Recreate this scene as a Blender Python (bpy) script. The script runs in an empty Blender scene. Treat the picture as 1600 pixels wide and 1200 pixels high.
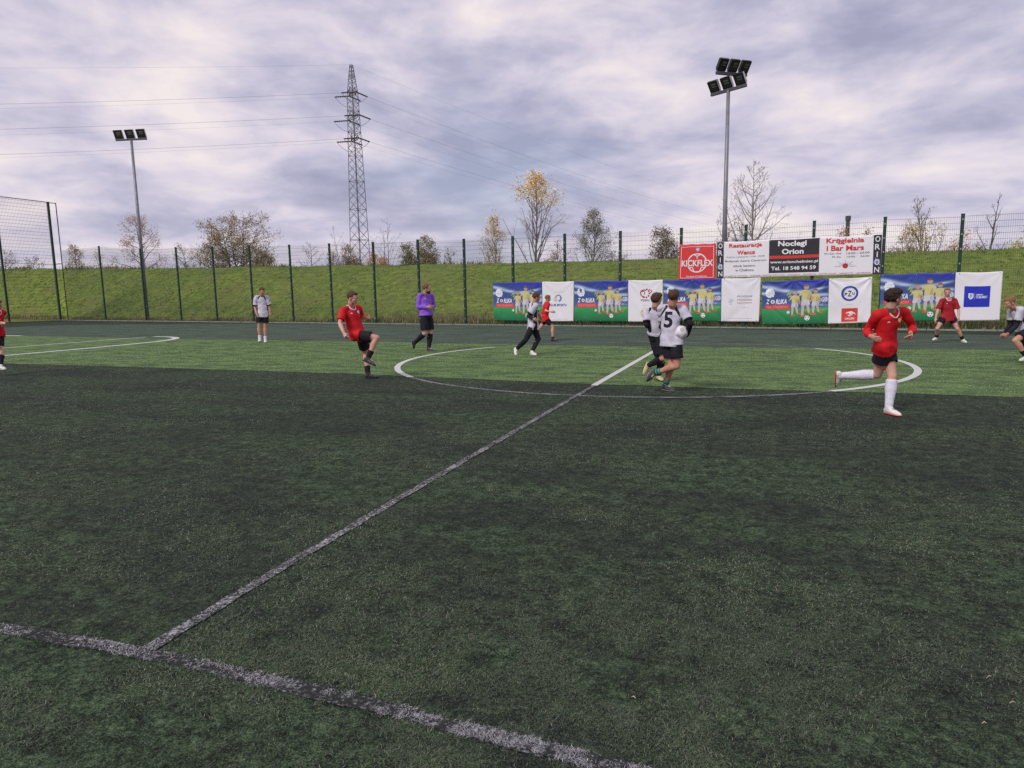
import bpy, bmesh, math, random
import numpy as np
from mathutils import Vector, Matrix, noise as mnoise
from mathutils.bvhtree import BVHTree

# ------------------------------------------------------------------ camera
SC = bpy.context.scene
COL = SC.collection
EYE = 1.52                      # eye height of whoever took the picture (m)
FOC, PITCH, ROLL, YAW = 1026.82, 0.13677, -0.016265, -0.35838   # focal in px of a 1600 px wide frame
def _axes():
    cy, sy = math.cos(YAW), math.sin(YAW)
    w = np.array([sy*math.cos(PITCH), cy*math.cos(PITCH), -math.sin(PITCH)])
    r = np.array([cy, -sy, 0.0]); u = np.cross(r, w)
    c, s = math.cos(ROLL), math.sin(ROLL)
    return c*r + s*u, -s*r + c*u, w
CR, CU, CW = _axes()
O3 = np.array([0, 0, EYE])
cam = bpy.data.cameras.new('camera'); camo = bpy.data.objects.new('camera', cam); COL.objects.link(camo)
cam.sensor_width = 36.0; cam.lens = FOC/1600*36.0; cam.clip_end = 20000; cam.clip_start = 0.05
camo.matrix_world = Matrix(((CR[0], CU[0], -CW[0], 0), (CR[1], CU[1], -CW[1], 0), (CR[2], CU[2], -CW[2], EYE), (0, 0, 0, 1)))
SC.camera = camo

# ------------------------------------------------------------------ world + sun
SUN_EL, SUN_AZ = math.radians(42), math.radians(205)     # azimuth clockwise from +Y
W = bpy.data.worlds.new('World'); SC.world = W; W.use_nodes = True
nt = W.node_tree; nt.nodes.clear()
def N(tree, t, **k):
    n = tree.nodes.new(t)
    for a, b in k.items():
        if a == 'inp':
            for i, v in b.items(): n.inputs[i].default_value = v
        else: setattr(n, a, b)
    return n
def ramp(n, stops):
    e = n.color_ramp.elements
    while len(e) < len(stops): e.new(0.5)
    for i, (p, c) in enumerate(stops):
        e[i].position = p; e[i].color = (*c, 1) if len(c) == 3 else c
L = nt.links.new
sky = N(nt, 'ShaderNodeTexSky', sky_type='NISHITA', sun_disc=False, sun_elevation=SUN_EL, sun_rotation=SUN_AZ)
bg1 = N(nt, 'ShaderNodeBackground', inp={1: 0.09}); L(sky.outputs[0], bg1.inputs[0])
tc = N(nt, 'ShaderNodeTexCoord')
sep = N(nt, 'ShaderNodeSeparateXYZ'); L(tc.outputs['Generated'], sep.inputs[0])
mz = N(nt, 'ShaderNodeMath', operation='MAXIMUM', inp={1: 0.0}); L(sep.outputs[2], mz.inputs[0])
az = N(nt, 'ShaderNodeMath', operation='ADD', inp={1: 0.03}); L(mz.outputs[0], az.inputs[0])
pw = N(nt, 'ShaderNodeMath', operation='POWER', inp={1: 0.6}); L(az.outputs[0], pw.inputs[0])
cmb = N(nt, 'ShaderNodeCombineXYZ'); L(sep.outputs[0], cmb.inputs[0]); L(sep.outputs[1], cmb.inputs[1]); L(pw.outputs[0], cmb.inputs[2])
mp = N(nt, 'ShaderNodeMapping', inp={1: (14.1, 3.3, 0), 3: (2.4, 2.4, 6.6)}); L(cmb.outputs[0], mp.inputs[0])
n1 = N(nt, 'ShaderNodeTexNoise', inp={'Scale': 1.0, 'Detail': 7, 'Roughness': 0.5, 'Distortion': 0.0}); L(mp.outputs[0], n1.inputs[0])
n2 = N(nt, 'ShaderNodeTexNoise', inp={'Scale': 2.6, 'Detail': 7, 'Roughness': 0.56, 'Distortion': 0.2}); L(mp.outputs[0], n2.inputs[0])
mixn = N(nt, 'ShaderNodeMix', data_type='FLOAT', inp={0: 0.50}); L(n1.outputs[0], mixn.inputs[2]); L(n2.outputs[0], mixn.inputs[3])
cr = N(nt, 'ShaderNodeValToRGB')
ramp(cr, [(0.38, (0.265, 0.264, 0.365)), (0.44, (0.335, 0.328, 0.430)), (0.495, (0.425, 0.402, 0.495)), (0.55, (0.525, 0.482, 0.545)), (0.635, (0.655, 0.588, 0.585))])
L(mixn.outputs[0], cr.inputs[0])
bg2 = N(nt, 'ShaderNodeBackground', inp={1: 1.0}); L(cr.outputs[0], bg2.inputs[0])
# thin places in the cloud deck let a little blue through
cov = N(nt, 'ShaderNodeMapRange', inp={1: 0.30, 2: 0.42, 3: 0.78, 4: 0.97}); L(n1.outputs[0], cov.inputs[0])
mixs = N(nt, 'ShaderNodeMixShader'); L(cov.outputs[0], mixs.inputs[0]); L(bg1.outputs[0], mixs.inputs[1]); L(bg2.outputs[0], mixs.inputs[2])
wo = N(nt, 'ShaderNodeOutputWorld'); L(mixs.outputs[0], wo.inputs[0])

sl = bpy.data.lights.new('sun', 'SUN'); sl.energy = 1.5; sl.angle = math.radians(16); sl.color = (1.0, 0.95, 0.9)
so = bpy.data.objects.new('sun', sl); COL.objects.link(so)
sd = Vector((math.sin(SUN_AZ)*math.cos(SUN_EL), math.cos(SUN_AZ)*math.cos(SUN_EL), math.sin(SUN_EL)))
so.rotation_euler = sd.to_track_quat('Z', 'Y').to_euler(); so.location = (0, -20, 30)
SC.view_settings.view_transform = 'Standard'; SC.view_settings.look = 'None'
SC.view_settings.exposure = 0.5; SC.view_settings.gamma = 1.0; SC.view_settings.use_curve_mapping = False
SC.cycles.use_denoising = False
SC.cycles.max_bounces = 6; SC.cycles.transparent_max_bounces = 8

# ------------------------------------------------------------------ helpers
def ray(px, py):
    d = CR*(px-800)/FOC - CU*(py-600)/FOC + CW
    return d/np.linalg.norm(d)
def ground(px, py, z=0.0):
    d = ray(px, py); t = (z-EYE)/d[2]
    return O3 + d*t
def at_depth(px, py, D):
    d = CR*(px-800)/FOC - CU*(py-600)/FOC + CW
    return O3 + d*(D/np.linalg.norm(d[:2]))
def proj(P):
    d = np.asarray(P, float)-O3; z = d@CW
    return 800+FOC*(d@CR)/z, 600-FOC*(d@CU)/z
def z_for(P, py):                      # height above P at which the vertical through P shows at row py
    z = 3.0
    for _ in range(25):
        a = proj((P[0], P[1], z))[1]; b = proj((P[0], P[1], z+.01))[1]
        z += (py-a)/((b-a)/.01)
    return z
def tag(o, label=None, cat=None, group=None, kind=None):
    if label: o['label'] = label
    if cat: o['category'] = cat
    if group: o['group'] = group
    if kind: o['kind'] = kind
    return o
def empty(name, loc, label, cat, group=None):
    o = bpy.data.objects.new(name, None); COL.objects.link(o); o.location = [float(v) for v in loc]
    o.empty_display_size = 0.2
    tag(o, label, cat, group); return o
def mesh_obj(name, V, F, mat, parent=None, smooth=False, mi=None):
    """V world coordinates; the object sits at its parent's origin"""
    me = bpy.data.meshes.new(name)
    V = np.asarray(V, float)
    if parent is not None: V = V - np.array(world_loc(parent))
    me.from_pydata(V.tolist(), [], [list(map(int, f)) for f in F])
    mats = mat if isinstance(mat, (list, tuple)) else [mat]
    for m in mats: me.materials.append(m)
    if mi is not None: me.polygons.foreach_set('material_index', np.asarray(mi, np.int32))
    if smooth: me.polygons.foreach_set('use_smooth', [True]*len(me.polygons))
    me.update()
    o = bpy.data.objects.new(name, me); COL.objects.link(o)
    if parent is not None: o.parent = parent
    return o
def world_loc(o):
    v = Vector((0, 0, 0))
    while o is not None:
        v = v + o.location; o = o.parent
    return v
def big_mesh(name, V, tris, mat, cols=None, parent=None):
    """fast mesh from arrays, all faces the same size"""
    me = bpy.data.meshes.new(name); n = len(tris); k = tris.shape[1]
    me.vertices.add(len(V)); me.vertices.foreach_set('co', V.astype(np.float32).ravel())
    me.loops.add(n*k); me.loops.foreach_set('vertex_index', tris.astype(np.int32).ravel())
    me.polygons.add(n); me.polygons.foreach_set('loop_start', np.arange(0, n*k, k, dtype=np.int32))
    me.polygons.foreach_set('loop_total', np.full(n, k, np.int32))
    me.update(calc_edges=True)
    if cols is not None:
        a = me.color_attributes.new('tint', 'FLOAT_COLOR', 'POINT')
        c = np.ones((len(V), 4), np.float32); c[:, :3] = cols; a.data.foreach_set('color', c.ravel())
    me.materials.append(mat)
    o = bpy.data.objects.new(name, me); COL.objects.link(o)
    if parent is not None: o.parent = parent
    return o
def nrm(v):
    v = np.asarray(v, float); return v/(np.linalg.norm(v)+1e-12)

class MB:
    def __init__(s): s.V = []; s.F = []; s.n = 0
    def add(s, V, F):
        s.V.append(np.asarray(V, float)); s.F += [[i+s.n for i in f] for f in F]; s.n += len(V)
    def verts(s): return np.concatenate(s.V)
    def box(s, c, hx, hy, hz, X=(1, 0, 0), Y=(0, 1, 0), Z=(0, 0, 1)):
        c = np.asarray(c, float); X, Y, Z = [np.asarray(a, float) for a in (X, Y, Z)]
        V = [c+X*hx*i+Y*hy*j+Z*hz*k for i in (-1, 1) for j in (-1, 1) for k in (-1, 1)]
        s.add(V, [(0, 1, 3, 2), (4, 6, 7, 5), (0, 4, 5, 1), (2, 3, 7, 6), (0, 2, 6, 4), (1, 5, 7, 3)])
    def tube(s, P, R, k=6, cap=True, hint=None):
        V, F = tube(P, R, k, cap, hint); s.add(V, F)
    def obj(s, name, mat, parent=None, smooth=False):
        return mesh_obj(name, s.verts(), s.F, mat, parent, smooth)

def tube(P, R, k=8, cap=True, hint=None):
    """lofted tube through points P; R scalar or (a, b) half widths; a lies along hint"""
    P = [np.asarray(p, float) for p in P]; n = len(P)
    R = [r if isinstance(r, (tuple, list)) else (r, r) for r in (R if isinstance(R, (list,)) else [R]*n)]
    V = []; F = []
    ref = None
    for i in range(n):
        t = nrm(P[min(i+1, n-1)]-P[max(i-1, 0)])
        h = hint[i] if isinstance(hint, list) else hint
        if h is None: h = ref if ref is not None else (np.array([1., 0, 0]) if abs(t[2]) > .8 else np.array([0, 0, 1.]))
        x = nrm(np.asarray(h, float)-t*np.dot(h, t)); y = np.cross(t, x); ref = x
        a = np.arange(k)*2*math.pi/k
        V += list(P[i]+np.outer(np.cos(a)*R[i][0], x)+np.outer(np.sin(a)*R[i][1], y))
    for i in range(n-1):
        for j in range(k):
            F.append((i*k+j, i*k+(j+1) % k, (i+1)*k+(j+1) % k, (i+1)*k+j))
    if cap:
        F.append(tuple(range(k-1, -1, -1))); F.append(tuple((n-1)*k+j for j in range(k)))
    return V, F
def ball(c, r, axes=None, nu=12, nv=8):
    c = np.asarray(c, float); r = (r, r, r) if np.isscalar(r) else r
    A = np.eye(3) if axes is None else np.asarray(axes)
    V = [c+A[2]*r[2]]; F = []
    for i in range(1, nv):
        th = math.pi*i/nv
        for j in range(nu):
            ph = 2*math.pi*j/nu
            V.append(c+A[0]*r[0]*math.sin(th)*math.cos(ph)+A[1]*r[1]*math.sin(th)*math.sin(ph)+A[2]*r[2]*math.cos(th))
    V.append(c-A[2]*r[2])
    for j in range(nu):
        F.append((0, 1+j, 1+(j+1) % nu)); b = 1+(nv-2)*nu
        F.append((b+(j+1) % nu, b+j, len(V)-1))
        for i in range(nv-2):
            a = 1+i*nu; F.append((a+j, a+nu+j, a+nu+(j+1) % nu, a+(j+1) % nu))
    return V, F

# materials ---------------------------------------------------------
def mat(name, col, rough=0.8, var=0.0, scale=8.0, bump=0.0, bscale=40.0, metal=0.0, spec=0.3, col2=None, detail=5, coords='Object'):
    m = bpy.data.materials.new(name); m.use_nodes = True; t = m.node_tree
    b = t.nodes['Principled BSDF']; b.inputs['Roughness'].default_value = rough; b.inputs['Metallic'].default_value = metal
    b.inputs['Specular IOR Level'].default_value = spec
    g = t.nodes.new('ShaderNodeTexCoord')
    c2 = col2 if col2 else tuple(v*(1-var) for v in col)
    n = t.nodes.new('ShaderNodeTexNoise'); n.inputs['Scale'].default_value = scale; n.inputs['Detail'].default_value = detail; n.inputs['Roughness'].default_value = .6
    t.links.new(g.outputs[coords], n.inputs[0])
    r = t.nodes.new('ShaderNodeValToRGB'); ramp(r, [(0.35, c2), (0.65, col)]); t.links.new(n.outputs[0], r.inputs[0])
    t.links.new(r.outputs[0], b.inputs['Base Color'])
    if bump:
        n2 = t.nodes.new('ShaderNodeTexNoise'); n2.inputs['Scale'].default_value = bscale; n2.inputs['Detail'].default_value = 4
        t.links.new(g.outputs[coords], n2.inputs[0])
        bp = t.nodes.new('ShaderNodeBump'); bp.inputs['Strength'].default_value = bump; bp.inputs['Distance'].default_value = 0.02
        t.links.new(n2.outputs[0], bp.inputs['Height']); t.links.new(bp.outputs[0], b.inputs['Normal'])
    return m
def mat_tint(name, rough=0.8, spec=0.25, noise_amt=0.0, scale=20):
    m = bpy.data.materials.new(name); m.use_nodes = True; t = m.node_tree
    b = t.nodes['Principled BSDF']; b.inputs['Roughness'].default_value = rough; b.inputs['Specular IOR Level'].default_value = spec
    a = t.nodes.new('ShaderNodeAttribute'); a.attribute_name = 'tint'
    if noise_amt:
        g = t.nodes.new('ShaderNodeTexCoord'); n = t.nodes.new('ShaderNodeTexNoise'); n.inputs['Scale'].default_value = scale
        t.links.new(g.outputs['Object'], n.inputs[0])
        mr = t.nodes.new('ShaderNodeMapRange'); mr.inputs[1].default_value = .3; mr.inputs[2].default_value = .7
        mr.inputs[3].default_value = 1-noise_amt; mr.inputs[4].default_value = 1+noise_amt; t.links.new(n.outputs[0], mr.inputs[0])
        mx = t.nodes.new('ShaderNodeVectorMath'); mx.operation = 'SCALE'; t.links.new(a.outputs[0], mx.inputs[0]); t.links.new(mr.outputs[0], mx.inputs['Scale'])
        t.links.new(mx.outputs[0], b.inputs['Base Color'])
    else: t.links.new(a.outputs[0], b.inputs['Base Color'])
    return m
def flat_pos(t):                      # world position scaled for ground textures
    g = t.nodes.new('ShaderNodeNewGeometry'); return g.outputs['Position']
def turf_mat(name, stops_fine, patch, patch_amt, bs=.75):
    """turf: fine fibre grain, mid tufts and broad patches of rubber infill"""
    m = bpy.data.materials.new(name); m.use_nodes = True; t = m.node_tree; lk = t.links.new
    b = t.nodes['Principled BSDF']; b.inputs['Roughness'].default_value = .95; b.inputs['Specular IOR Level'].default_value = .12
    P = flat_pos(t)
    def noi(sc, det, ro=.6, dis=0.0, stretch=None):
        n = t.nodes.new('ShaderNodeTexNoise'); n.inputs['Scale'].default_value = sc; n.inputs['Detail'].default_value = det
        n.inputs['Roughness'].default_value = ro; n.inputs['Distortion'].default_value = dis
        if stretch:
            mpp = t.nodes.new('ShaderNodeMapping'); mpp.inputs[3].default_value = stretch; lk(P, mpp.inputs[0]); lk(mpp.outputs[0], n.inputs[0])
        else: lk(P, n.inputs[0])
        return n.outputs[0]
    f = noi(34, 6, .85, .3); mid = noi(9, 5, .6, .4); br = noi(bs, 6, .62, .3, (.6, 1.3, 1))
    r1 = t.nodes.new('ShaderNodeValToRGB'); ramp(r1, stops_fine)
    f2 = noi(150, 3, .7)
    m0 = t.nodes.new('ShaderNodeMix'); m0.data_type = 'FLOAT'; m0.inputs[0].default_value = .45; lk(f, m0.inputs[2]); lk(f2, m0.inputs[3])
    mm = t.nodes.new('ShaderNodeMix'); mm.data_type = 'FLOAT'; mm.inputs[0].default_value = .20; lk(m0.outputs[0], mm.inputs[2]); lk(mid, mm.inputs[3])
    lk(mm.outputs[0], r1.inputs[0])
    mr = t.nodes.new('ShaderNodeMapRange'); mr.inputs[1].default_value = .42; mr.inputs[2].default_value = .62; mr.inputs[3].default_value = 0; mr.inputs[4].default_value = patch_amt
    lk(br, mr.inputs[0])
    mx = t.nodes.new('ShaderNodeMix'); mx.data_type = 'RGBA'; lk(mr.outputs[0], mx.inputs[0]); lk(r1.outputs[0], mx.inputs[6]); mx.inputs[7].default_value = (*patch, 1)
    lk(mx.outputs[2], b.inputs['Base Color'])
    bp = t.nodes.new('ShaderNodeBump'); bp.inputs['Strength'].default_value = .5; bp.inputs['Distance'].default_value = .015
    lk(mm.outputs[0], bp.inputs['Height']); lk(bp.outputs[0], b.inputs['Normal'])
    return m
def line_mat(name, white, dark, thr):
    """worn line marking: white fibres broken by rubber crumb"""
    m = bpy.data.materials.new(name); m.use_nodes = True; t = m.node_tree; lk = t.links.new
    b = t.nodes['Principled BSDF']; b.inputs['Roughness'].default_value = .9; b.inputs['Specular IOR Level'].default_value = .15
    P = flat_pos(t)
    n = t.nodes.new('ShaderNodeTexNoise'); n.inputs['Scale'].default_value = 55; n.inputs['Detail'].default_value = 6; n.inputs['Roughness'].default_value = .75; lk(P, n.inputs[0])
    n2 = t.nodes.new('ShaderNodeTexNoise'); n2.inputs['Scale'].default_value = 3.2; n2.inputs['Detail'].default_value = 4; lk(P, n2.inputs[0])
    mx = t.nodes.new('ShaderNodeMix'); mx.data_type = 'FLOAT'; mx.inputs[0].default_value = .25; lk(n.outputs[0], mx.inputs[2]); lk(n2.outputs[0], mx.inputs[3])
    r = t.nodes.new('ShaderNodeValToRGB'); ramp(r, [(thr-.05, dark), (thr+.03, tuple((a+c)/2 for a, c in zip(white, dark))), (thr+.08, white)])
    lk(mx.outputs[0], r.inputs[0]); lk(r.outputs[0], b.inputs['Base Color'])
    return m

# numpy value noise
_rs = np.random.RandomState(5); _tab = _rs.rand(256, 256)
def vn(x, y):
    xi = np.floor(x).astype(int); yi = np.floor(y).astype(int); fx = x-xi; fy = y-yi
    fx = fx*fx*(3-2*fx); fy = fy*fy*(3-2*fy)
    g = lambda a, b: _tab[a & 255, b & 255]
    return (g(xi, yi)*(1-fx)+g(xi+1, yi)*fx)*(1-fy)+(g(xi, yi+1)*(1-fx)+g(xi+1, yi+1)*fx)*fy
def fbm(x, y, o=4):
    s = 0; a = .5; t = 0
    for i in range(o):
        s = s+a*vn(x*2**i+17*i, y*2**i+31*i); t += a; a *= .5
    return s/t

# ------------------------------------------------------------------ ground and pitch
M_far_ground = mat('meadow_ground', (.12, .13, .045), .95, col2=(.08, .09, .03), scale=.05)
M_dark = turf_mat('worn_dark_turf', [(.40, (.005, .005, .006)), (.46, (.014, .018, .014)), (.51, (.036, .056, .031)), (.56, (.090, .136, .070)), (.64, (.21, .26, .16))], (.018, .017, .021), .62)
M_green = turf_mat('green_turf', [(.39, (.034, .060, .022)), (.46, (.084, .148, .050)), (.53, (.158, .250, .085)), (.61, (.29, .37, .165))], (.050, .078, .040), .85, 2.2)
M_grey = turf_mat('grey_turf', [(.40, (.034, .050, .036)), (.5, (.070, .102, .070)), (.60, (.135, .180, .120))], (.045, .060, .048), .8, 1.2)
def sheet(name, pts, z, m, label=None):
    pts = [(p[0], p[1], z) for p in pts]
    o = mesh_obj(name, pts, [list(range(len(pts)))], m); tag(o, kind='structure'); return o
S = 9000
o = mesh_obj('ground', [(-S, -S, -.08), (S, -S, -.08), (S, S, -.08), (-S, S, -.08)], [(0, 1, 2, 3)], M_far_ground); tag(o, kind='structure')

# fence line on the ground (from the feet of the posts)
post_px = [(95, 503, 316), (166, 503, 385), (229, 502.6, 389), (284, 502.4, 387), (340, 502.3, 386), (397, 502.3, 384), (459, 502.6, 383), (520.5, 503, 381),
           (588, 503.8, 379), (657, 504.4, 375), (728, 505, 374), (803, 505.8, 370), (883, 506.6, 366), (968.5, 507.6, 362), (1062, 509, 357), (1161, 511, 352),
           (1265, 513.2, 346), (1373, 515.6, 340), (1491, 518.6, 335), (1622, 522, 328), (1765, 526, 320)]
feet = np.array([ground(a, b)[:2] for a, b, c in post_px])
A = np.polyfit(feet[:, 0], feet[:, 1], 1)
FY = lambda x: A[0]*x+A[1]
fdir = nrm((1, A[0], 0)); fnor = nrm((A[0], -1, 0))      # fnor points to the pitch
print('fence line', A, feet[:3], feet[-3:])
def on_fence(px, py, off=0.0):          # point on the vertical plane of the fence, off metres towards the pitch
    d = ray(px, py); q = np.array([0, A[1], 0.])+fnor*off
    t = np.dot(q-O3, fnor)/np.dot(d, fnor); return O3+d*t
kerb = .55
XL, XR = -47.5, 34
kin = lambda x: FY(x)+fnor[1]*kerb
# corner where the tall fence leaves
cornerP = on_fence(95, 503); cornerP[2] = 0; _r0 = ray(0, 505); _h0 = nrm(np.array([_r0[0], _r0[1], 0])); _f0 = np.array([CW[0], CW[1], 0])/math.hypot(CW[0], CW[1]); c2 = _h0*(np.dot(cornerP, _f0)/1.085/np.dot(_h0, _f0))
tdir = nrm((c2-cornerP)*np.array([1, 1, 0.]))
tend = cornerP+tdir*34
sheet('pitch', [(tend[0], -6), (XR, -6), (XR, kin(XR)), (cornerP[0], kin(cornerP[0])), (tend[0], tend[1])], 0.0, M_dark)
def px_band(top, bot, z, name, m):
    up = [ground(*p) for p in top]; dn = [ground(*p) for p in bot]
    sheet(name, [tuple(p[:2]) for p in up]+[tuple(p[:2]) for p in dn[::-1]], z, m)
top1 = [(-60, 523), (0, 524), (138, 527), (276, 529.7), (440, 532), (598, 534), (825, 539.0), (1000, 541.4), (1300, 544.3), (1600, 547.5), (1800, 549.6)]
bot1 = [(-60, 565), (0, 568), (200, 573.5), (400, 579.5), (557, 584.5), (650, 589), (850, 597), (930, 600.5), (1115, 606.5), (1300, 612), (1600, 621), (1800, 627)]
px_band(top1, bot1, .004, 'green_turf_strip', M_green)
up = [(-60, 513), (0, 512), (95, 508), (200, 506.6), (400, 505.8), (600, 507.4), (800, 509), (1000, 511.5), (1300, 517.6), (1600, 525), (1800, 530.5)]
px_band(up, top1[:1]+top1[1:], .002, 'grey_turf_strip', M_grey)
# concrete edging along the fence
M_conc = mat('concrete', (.30, .31, .28), .9, .3, 3, .3, 30)
mb = MB(); x = cornerP[0]
while x < XR:
    a = np.array([x+.01, kin(x)+.06, .0]); b = np.array([x+.99, kin(x+1)+.06, .0]); c = (a+b)/2
    mb.box(c+np.array([0, 0, .0]), .49, .04, .05, fdir, -fnor); x += 1
o = mb.obj('pitch_kerb', M_conc); tag(o, kind='structure')

# line markings: ribbons a few millimetres above the turf
M_line_near = line_mat('worn_line', (.40, .39, .41), (.024, .027, .025), .565)
M_line_mid = line_mat('line_in_crumb', (.46, .45, .47), (.028, .031, .029), .525)
M_line_far = line_mat('clean_line', (.55, .56, .54), (.30, .33, .27), .33)
def ribbon(name, pts, w, z, m, close=False, jag=.0):
    pts = [np.array([p[0], p[1], 0.]) for p in pts]
    # resample
    Q = [pts[0]]
    for a, b in zip(pts[:-1], pts[1:]):
        n = max(1, int(np.linalg.norm(b-a)/.12)); Q += [a+(b-a)*(i+1)/n for i in range(n)]
    V = []; F = []
    for i, p in enumerate(Q):
        t = nrm(Q[min(i+1, len(Q)-1)]-Q[max(i-1, 0)]); nn = np.array([-t[1], t[0], 0])
        j1 = (mnoise.noise(Vector((p[0]*9, p[1]*9, 1)))*jag); j2 = (mnoise.noise(Vector((p[0]*9, p[1]*9, 7)))*jag)
        V += [p+nn*(w/2+j1)+np.array([0, 0, z]), p-nn*(w/2+j2)+np.array([0, 0, z])]
    F = [(2*i, 2*i+1, 2*i+3, 2*i+2) for i in range(len(Q)-1)]
    o = mesh_obj(name, V, F, m); tag(o, kind='structure'); return o
touch_px = [(-700, 880), (-200, 945), (0, 983), (110, 1002), (225, 1022), (500, 1082), (700, 1133), (940, 1195), (1150, 1255)]
touch = [ground(*p) for p in touch_px]
half_px = [(231, 1016), (400, 913), (640, 770), (800, 677), (928, 603)]
half = [ground(*p) for p in half_px]
half2 = [ground(928, 603), ground(1020, 550), ground(1036, 541.6)]
half3 = [ground(1036, 541.6), ground(1052, 532), ground(1075, 519)]
ribbon('touchline', touch, .078, .006, M_line_near, jag=.030)
ribbon('halfway_line', half, .070, .007, M_line_mid, jag=.016)
ribbon('halfway_line', half2, .11, .009, M_line_far)
CC = np.array([-2.468, 14.689]); CRad = 5.32
def circ(a0, a1, n=60): return [(CC[0]+CRad*math.cos(a), CC[1]+CRad*math.sin(a)) for a in np.linspace(a0, a1, n)]
# the arc over the green strip shows clean, over the dark turf thin and broken
g0 = math.atan2(ground(650, 589)[1]-CC[1], ground(650, 589)[0]-CC[0])
g1 = math.atan2(ground(1300, 612)[1]-CC[1], ground(1300, 612)[0]-CC[0])
t0 = math.atan2(ground(1275, 545)[1]-CC[1], ground(1275, 545)[0]-CC[0]); t1 = math.atan2(ground(775, 543)[1]-CC[1], ground(775, 543)[0]-CC[0])
ribbon('centre_circle', circ(g1, t0), .125, .0095, M_line_far)
ribbon('centre_circle', circ(t1, g0+2*math.pi if g0 < 0 else g0), .125, .0095, M_line_far)
M_line_thin = line_mat('thin_broken_line', (.30, .30, .31), (.035, .037, .038), .48)
ribbon('centre_circle', circ(g0 if g0 < 0 else g0-2*math.pi, g1), .085, .006, M_line_thin, jag=.01)
M_line_thin2 = line_mat('thin_far_line', (.36, .37, .36), (.085, .10, .09), .50)
ribbon('centre_circle', circ(t0, t1), .10, .0065, M_line_thin2)
dpx = [(-60, 562), (0, 556.5), (70, 550.5), (144, 544), (200, 538.5), (247, 533.8), (266, 531.2), (275, 529), (274, 527.6), (262, 526.6), (240, 526.3)]
ribbon('penalty_arc', [ground(*p) for p in dpx], .26, .009, M_line_far)
ribbon('goal_area_line', [ground(*p) for p in [(-40, 548), (8, 544), (124, 535), (229, 527)]], .16, .0092, M_line_far)
ribbon('goal_line_mark', [ground(*p) for p in [(-40, 524.4), (8, 524.6), (33, 525)]], .25, .0094, M_line_far)
ribbon('touchline', [ground(*p) for p in [(250, 519.5), (600, 521.6), (900, 523), (1300, 531), (1600, 538)]], .07, .0066, M_line_thin2)

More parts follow.
